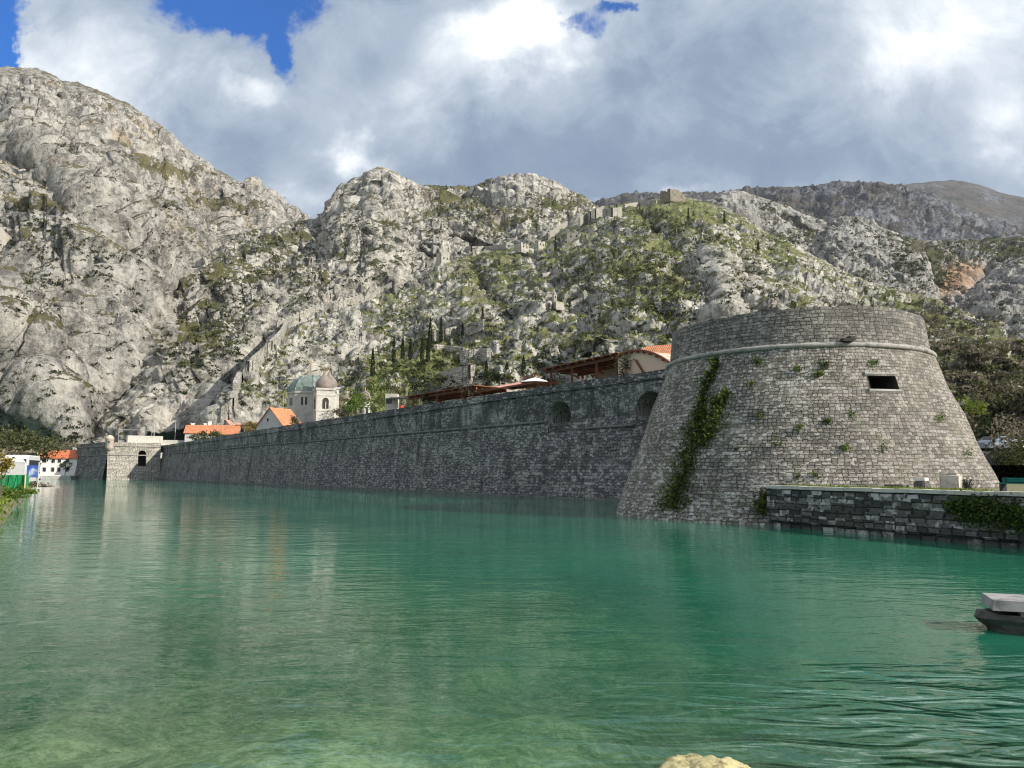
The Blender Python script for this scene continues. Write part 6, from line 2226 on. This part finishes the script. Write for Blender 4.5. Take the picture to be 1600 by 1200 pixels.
def rock(c, s, mat, label, seed, name='rock', sub=5):
    bm = bmesh.new()
    bmesh.ops.create_icosphere(bm, subdivisions=sub, radius=1)
    V = np.array([v.co[:] for v in bm.verts])
    n = fbm(V * 1.3 + seed, 4) * 0.35 + fbm(V * 5 + seed, 4, kind='b') * 0.10 + fbm(V * 16 + seed, 3) * 0.035
    for v, k in zip(bm.verts, n):
        v.co = Vector((v.co.x * s[0], v.co.y * s[1], v.co.z * s[2])) * (1 + float(k))
    me = bpy.data.meshes.new(name)
    bm.to_mesh(me)
    bm.free()
    me.materials.append(mat)
    me.polygons.foreach_set('use_smooth', [True] * len(me.polygons))
    o = bpy.data.objects.new(name, me)
    o.location = c
    COL.objects.link(o)
    return tag(o, label, name)


M_YROCK = plain_mat('ochre_algae_rock', (0.42, 0.37, 0.20), 0.5, 14.0, bump=0.03, dark=(0.16, 0.13, 0.05))
p = on_z(1098, 1204)
rock((p.x, p.y - 0.05, -0.16), (0.47, 0.36, 0.30), M_YROCK, 'ochre rock just breaking the surface at the bottom of the picture', 3.0)

# ------------------------------------------------------------------ left bank
BK = [(-6.0, 4.0), (-15.0, 20.0), (-25.5, 38.7), (-40.0, 62.0), (-56.0, 88.5), (-76.0, 121.0), (-90.0, 145.0), (-103.0, 157.0), (-125.0, 174.0), (-155.0, 206.0)]


def bank():
    pts = []
    for (x0, y0), (x1, y1) in zip(BK[:-1], BK[1:]):
        for i in range(24):
            pts.append((x0 + (x1 - x0) * i / 24, y0 + (y1 - y0) * i / 24))
    pts.append(BK[-1])
    pts = np.array(pts)
    d = np.gradient(pts, axis=0)
    d /= np.linalg.norm(d, axis=1)[:, None]
    nl = np.stack([-d[:, 1], d[:, 0]], 1)
    prof = [(-0.6, -1.6), (0.0, -0.05), (0.25, 0.22), (0.9, 0.40), (1.7, 0.72), (2.4, 0.88), (6, 0.9), (60, 0.95), (400, 1.0)]
    V = []
    for o, z in prof:
        q = pts + nl * o
        jz = fbm(np.stack([q[:, 0] * 0.9, q[:, 1] * 0.9, q[:, 0] * 0 + o], 1), 3) * (0.25 if o < 3 else 0.03)
        V.append(np.stack([q[:, 0] + (jz * 1.2 if o < 3 else 0), q[:, 1], z + jz], 1))
    V = np.stack(V, 0)
    nr, nc = V.shape[:2]
    i = np.arange(nr * nc).reshape(nr, nc)
    Fq = np.stack([i[:-1, :-1], i[1:, :-1], i[1:, 1:], i[:-1, 1:]], -1).reshape(-1, 4)
    tag(np_mesh('river_bank', V.reshape(-1, 3), Fq, M_SOIL), kind='structure')
    P, rr, sz = [], [], []
    for k in range(15000):
        j = RND.randrange(len(pts))
        if pts[j][1] < 30 or pts[j][1] > 128:
            continue
        o = RND.choice([RND.uniform(0.3, 2.6), RND.uniform(0.5, 6)])
        q = pts[j] + nl[j] * o + NR.normal(0, 0.3, 2)
        z = float(np.interp(o, [p_[0] for p_ in prof], [p_[1] for p_ in prof]))
        P.append((q[0], q[1], z + abs(NR.normal(0, 0.16))))
        rr.append(0.5 + 0.5 * math.sin(j * 0.21) * math.cos(o * 2.1))
        sz.append(0.16 + pts[j][1] / 500)
    tag(leaves('grass', P, np.array(sz), L_GRASS, rnd=np.array(rr), up=0.8, aspect=0.5), 'bright green grass and weeds covering the left river bank', 'grass', None, 'stuff')


bank()


def bank_bush(px, py, Y, rad, mat, label, n=700, leaf=0.2):
    c = at(px, py, Y)
    root = empty('bush', Vector((c.x, c.y, 0.9)), label, 'bush')
    mb = MB()
    for i in range(6):
        a = i * 1.05
        mb.tube((c.x, c.y, 0.7), (c.x + math.cos(a) * rad[0] * 0.6, c.y + math.sin(a) * rad[1] * 0.6, c.z + 0.3 * rad[2]), 0.03, 0.012, 5)
    mb.build('stem', M_BARK, root)
    P, r = clumps(c, rad, 12, n, 0.3)
    P[:, 2] = np.maximum(P[:, 2], 0.75)
    leaves('foliage', P, leaf, mat, root, rnd=r)


bank_bush(16, 776, 52, (1.0, 1.0, 0.7), L_GREEN, 'bright green bush at the foot of the green mesh fence')
bank_bush(4, 724, 50, (0.6, 0.6, 0.7), L_YELLOW, 'yellow green shrub at the left picture edge before the white canopy')
bank_bush(38, 768, 60, (0.8, 0.8, 0.5), L_GRASS, 'yellow green low bush on the bank right of the mesh fence', 500)
bank_bush(58, 762, 84, (1.2, 1.2, 0.6), L_DRY, 'dry reed clump on the bank beyond the bushes', 500)


def mesh_fence():
    m, g = new_mat('green_shade_netting')
    co = g.n('ShaderNodeTexCoord').outputs['Object']
    n = g.noise(g.mapping(co, (2.2, 2.2, 0.5)), 1.5, 5, 0.6)
    finish(g, g.ramp(n, [(0.3, (0.01, 0.13, 0.05)), (0.5, (0.015, 0.24, 0.09)), (0.7, (0.04, 0.34, 0.13))]), 0.7, None, 0.2)
    a, b_ = at(-40, 740, 60), at(41, 740, 60)
    far = at(46, 741, 96)
    z0, z1 = 0.85, at(20, 742, 60).z
    root = empty('mesh_fence', Vector((b_.x, b_.y, z0)), 'green netting fence on the left bank', 'fence')

    def panel(p, q):
        mb = MB()
        n_ = 24
        V0, V1 = [], []
        for i in range(n_ + 1):
            t = i / n_
            w = 0.06 * math.sin(i * 1.9)
            v = Vector((p.x, p.y, 0)).lerp(Vector((q.x, q.y, 0)), t)
            V0.append(Vector((v.x + w, v.y + w, z0)))
            V1.append(Vector((v.x - w, v.y - w, z1 + 0.03 * math.sin(i * 2.7))))
        for i in range(n_):
            mb.quad(V0[i], V0[i + 1], V1[i + 1], V1[i])
        mb.build('netting', m, root)
    panel(a, b_)
    panel(b_, far)
    for t in (0.0, 0.5, 1.0):
        v = a.lerp(b_, t)
        MB().tube((v.x, v.y - 0.08, 0.6), (v.x, v.y - 0.08, z1 + 0.1), 0.05, None, 6).build('post', M_YELLOW, root)
    return z1


zf = mesh_fence()


def canopy():
    a, b_ = at(-30, 733, 63), at(39, 733, 63)
    zt = at(20, 723, 63).z
    root = empty('canopy', Vector((b_.x - 3, b_.y + 2, 0.9)), 'white sheet canopy standing behind the green netting fence', 'canopy')
    mb = MB()
    c = a.lerp(b_, 0.5)
    mb.box((c.x, c.y + 0.05, (zf + zt) / 2), ((b_ - a).length, 0.06, zt - zf + 0.1))
    mb.build('valance', M_SLABW, root)
    rt = MB()
    q = [(a.x, a.y, zt), (b_.x, b_.y, zt), (at(34, 733, b_.y + 4).x, b_.y + 4, zt + 0.35), (a.x - 3, a.y + 4, zt + 0.35)]
    rt.add(q + [(x, y, z + 0.06) for x, y, z in q], [(0, 1, 2, 3), (4, 5, 6, 7), (0, 1, 5, 4), (1, 2, 6, 5), (2, 3, 7, 6), (3, 0, 4, 7)])
    rt.build('roof_sheet', M_SLABW, root)
    for x, y in ((a.x, a.y + 0.2), (b_.x - 0.05, b_.y + 0.2), (at(32, 733, b_.y + 3.8).x, b_.y + 3.8)):
            MB().tube((x, y, 0.7), (x, y, zt), 0.05, None, 6).build('pole', M_GREYPL, root)


canopy()


def banner():
    m, g = new_mat('blue_white_banner')
    co = g.n('ShaderNodeTexCoord').outputs['Object']
    n = g.noise(g.mapping(co, (0.9, 0.9, 0.7)), 1.1, 3, 0.5)
    finish(g, g.ramp(n, [(0.42, (0.05, 0.12, 0.45)), (0.52, (0.10, 0.18, 0.55)), (0.58, (0.62, 0.66, 0.75))]), 0.6, None, 0.3)
    a, b_ = at(41, 740, 74), at(60, 740, 74)
    z0, z1 = at(50, 746, 74).z, at(50, 727, 74).z
    root = empty('banner', Vector((a.x, a.y, 0.9)), 'blue and white banner between poles beside the white canopy', 'banner')
    c = a.lerp(b_, 0.5)
    MB().box((c.x, c.y, (z0 + z1) / 2), ((b_ - a).length, 0.05, z1 - z0)).build('sheet', m, root)
    for p_ in (a, b_):
        MB().tube((p_.x, p_.y, 0.7), (p_.x, p_.y, z1 + 0.3), 0.05, None, 6).build('pole', M_GREYPL, root)


banner()
c = at(20, 733, 80)
vehicle((c.x - 1.6, c.y + 4, 0.93), R(114), M_PAINT_W, 'white coach with dark windscreen parked behind the white canopy', 'coach', 'parked_coach', 8.0, 2.2, 3.2, True)
c = at(54, 733, 118)
vehicle((c.x - 0.3, c.y, 0.93), R(110), M_PAINT_W, 'small white parked car on the left bank beyond the banner')
c = at(57, 733, 137)
vehicle((c.x - 1.2, c.y, 0.93), R(110), M_PAINT_W, 'white car parked farther along the left bank before the house')

# umbrella pines and bare trees on the left bank
for px, yb, yt, Y, rx, mat, lab, n_, bark in [(8, 745, 664, 132, 5.8, L_OLIVE, 'broad green pine at the left picture edge', 1300, M_BARK), (34, 745, 670, 138, 5.2, L_OLIVE, 'wide olive toned tree with pale branches right of the broad pine', 900, M_BARK_PALE), (58, 745, 680, 143, 4.2, L_OLIVE, 'thin spreading tree before the waterside house', 900, M_BARK_PALE), (84, 740, 684, 232, 6.0, L_DRY, 'brown leafless tree behind the red roofed waterside house', 1100, M_BARK_PALE), (110, 738, 690, 240, 4.5, L_DRY, 'low brown tree between waterside house and bastion', 800, M_BARK_PALE), (24, 742, 700, 120, 3.0, L_DRY, 'small leafless tree with pale trunk behind the coach', 500, M_BARK_PALE)]:
    p0, p1 = at(px, yb, Y), at(px, yt, Y)
    tree('spreading_tree', (p0.x, p0.y, 0.9), p1.z - 0.9, (rx, rx, (p1.z - 0.9) * 0.30), mat, lab, 'tree', None, 22, n_, 0.55, bark=bark, trunk=0.28, spread=0.28, crown_z=0.62)
# clipped tree before the white house
p0 = at(101, 745, 206)
tree('leafy_tree', (p0.x, p0.y, 0.9), 4.2, (1.7, 1.7, 1.4), L_DARK, 'small rounded dark tree in front of the white waterside house', 'tree', None, 10, 500, 0.35, trunk=0.1)


def lamp_post(base, h, arm, label):
    b_ = Vector(base)
    M = M_IRON
    root = empty('lamp_post', b_, label, 'lamp post', 'tall steel lamp posts')
    MB().tube(b_ - Vector((0, 0, 0.3)), b_ + Vector((0, 0, h)), 0.10, 0.06, 8).build('pole', M_GREYPL, root)
    if arm:
        MB().tube(b_ + Vector((0, 0, h)), b_ + Vector((arm, 0, h + 0.15)), 0.05, 0.04, 6).build('arm', M_GREYPL, root)
        MB().box(b_ + Vector((arm * 1.1, 0, h + 0.12)), (abs(arm) * 0.45, 0.3, 0.12)).build('lamp_head', M_GREYPL, root)


q = at(273, 693, 212)
lamp_post(Vector((q.x, q.y, 9.4)), at(273, 657, 212).z - 9.4, -0.9, 'lamp post with a short arm rising over the wall near the bastion')
q = at(240, 693, 206)
lamp_post(Vector((q.x, q.y, 9.5)), at(240, 655, 206).z - 9.5, 0, 'bare pole standing on the far bastion at the end of its upper house')
q = at(59, 745, 141)
lamp_post(Vector((q.x, q.y, 0.9)), at(59, 700, 141).z - 0.9, 0.7, 'pale lamp post on the left bank before the waterside house')
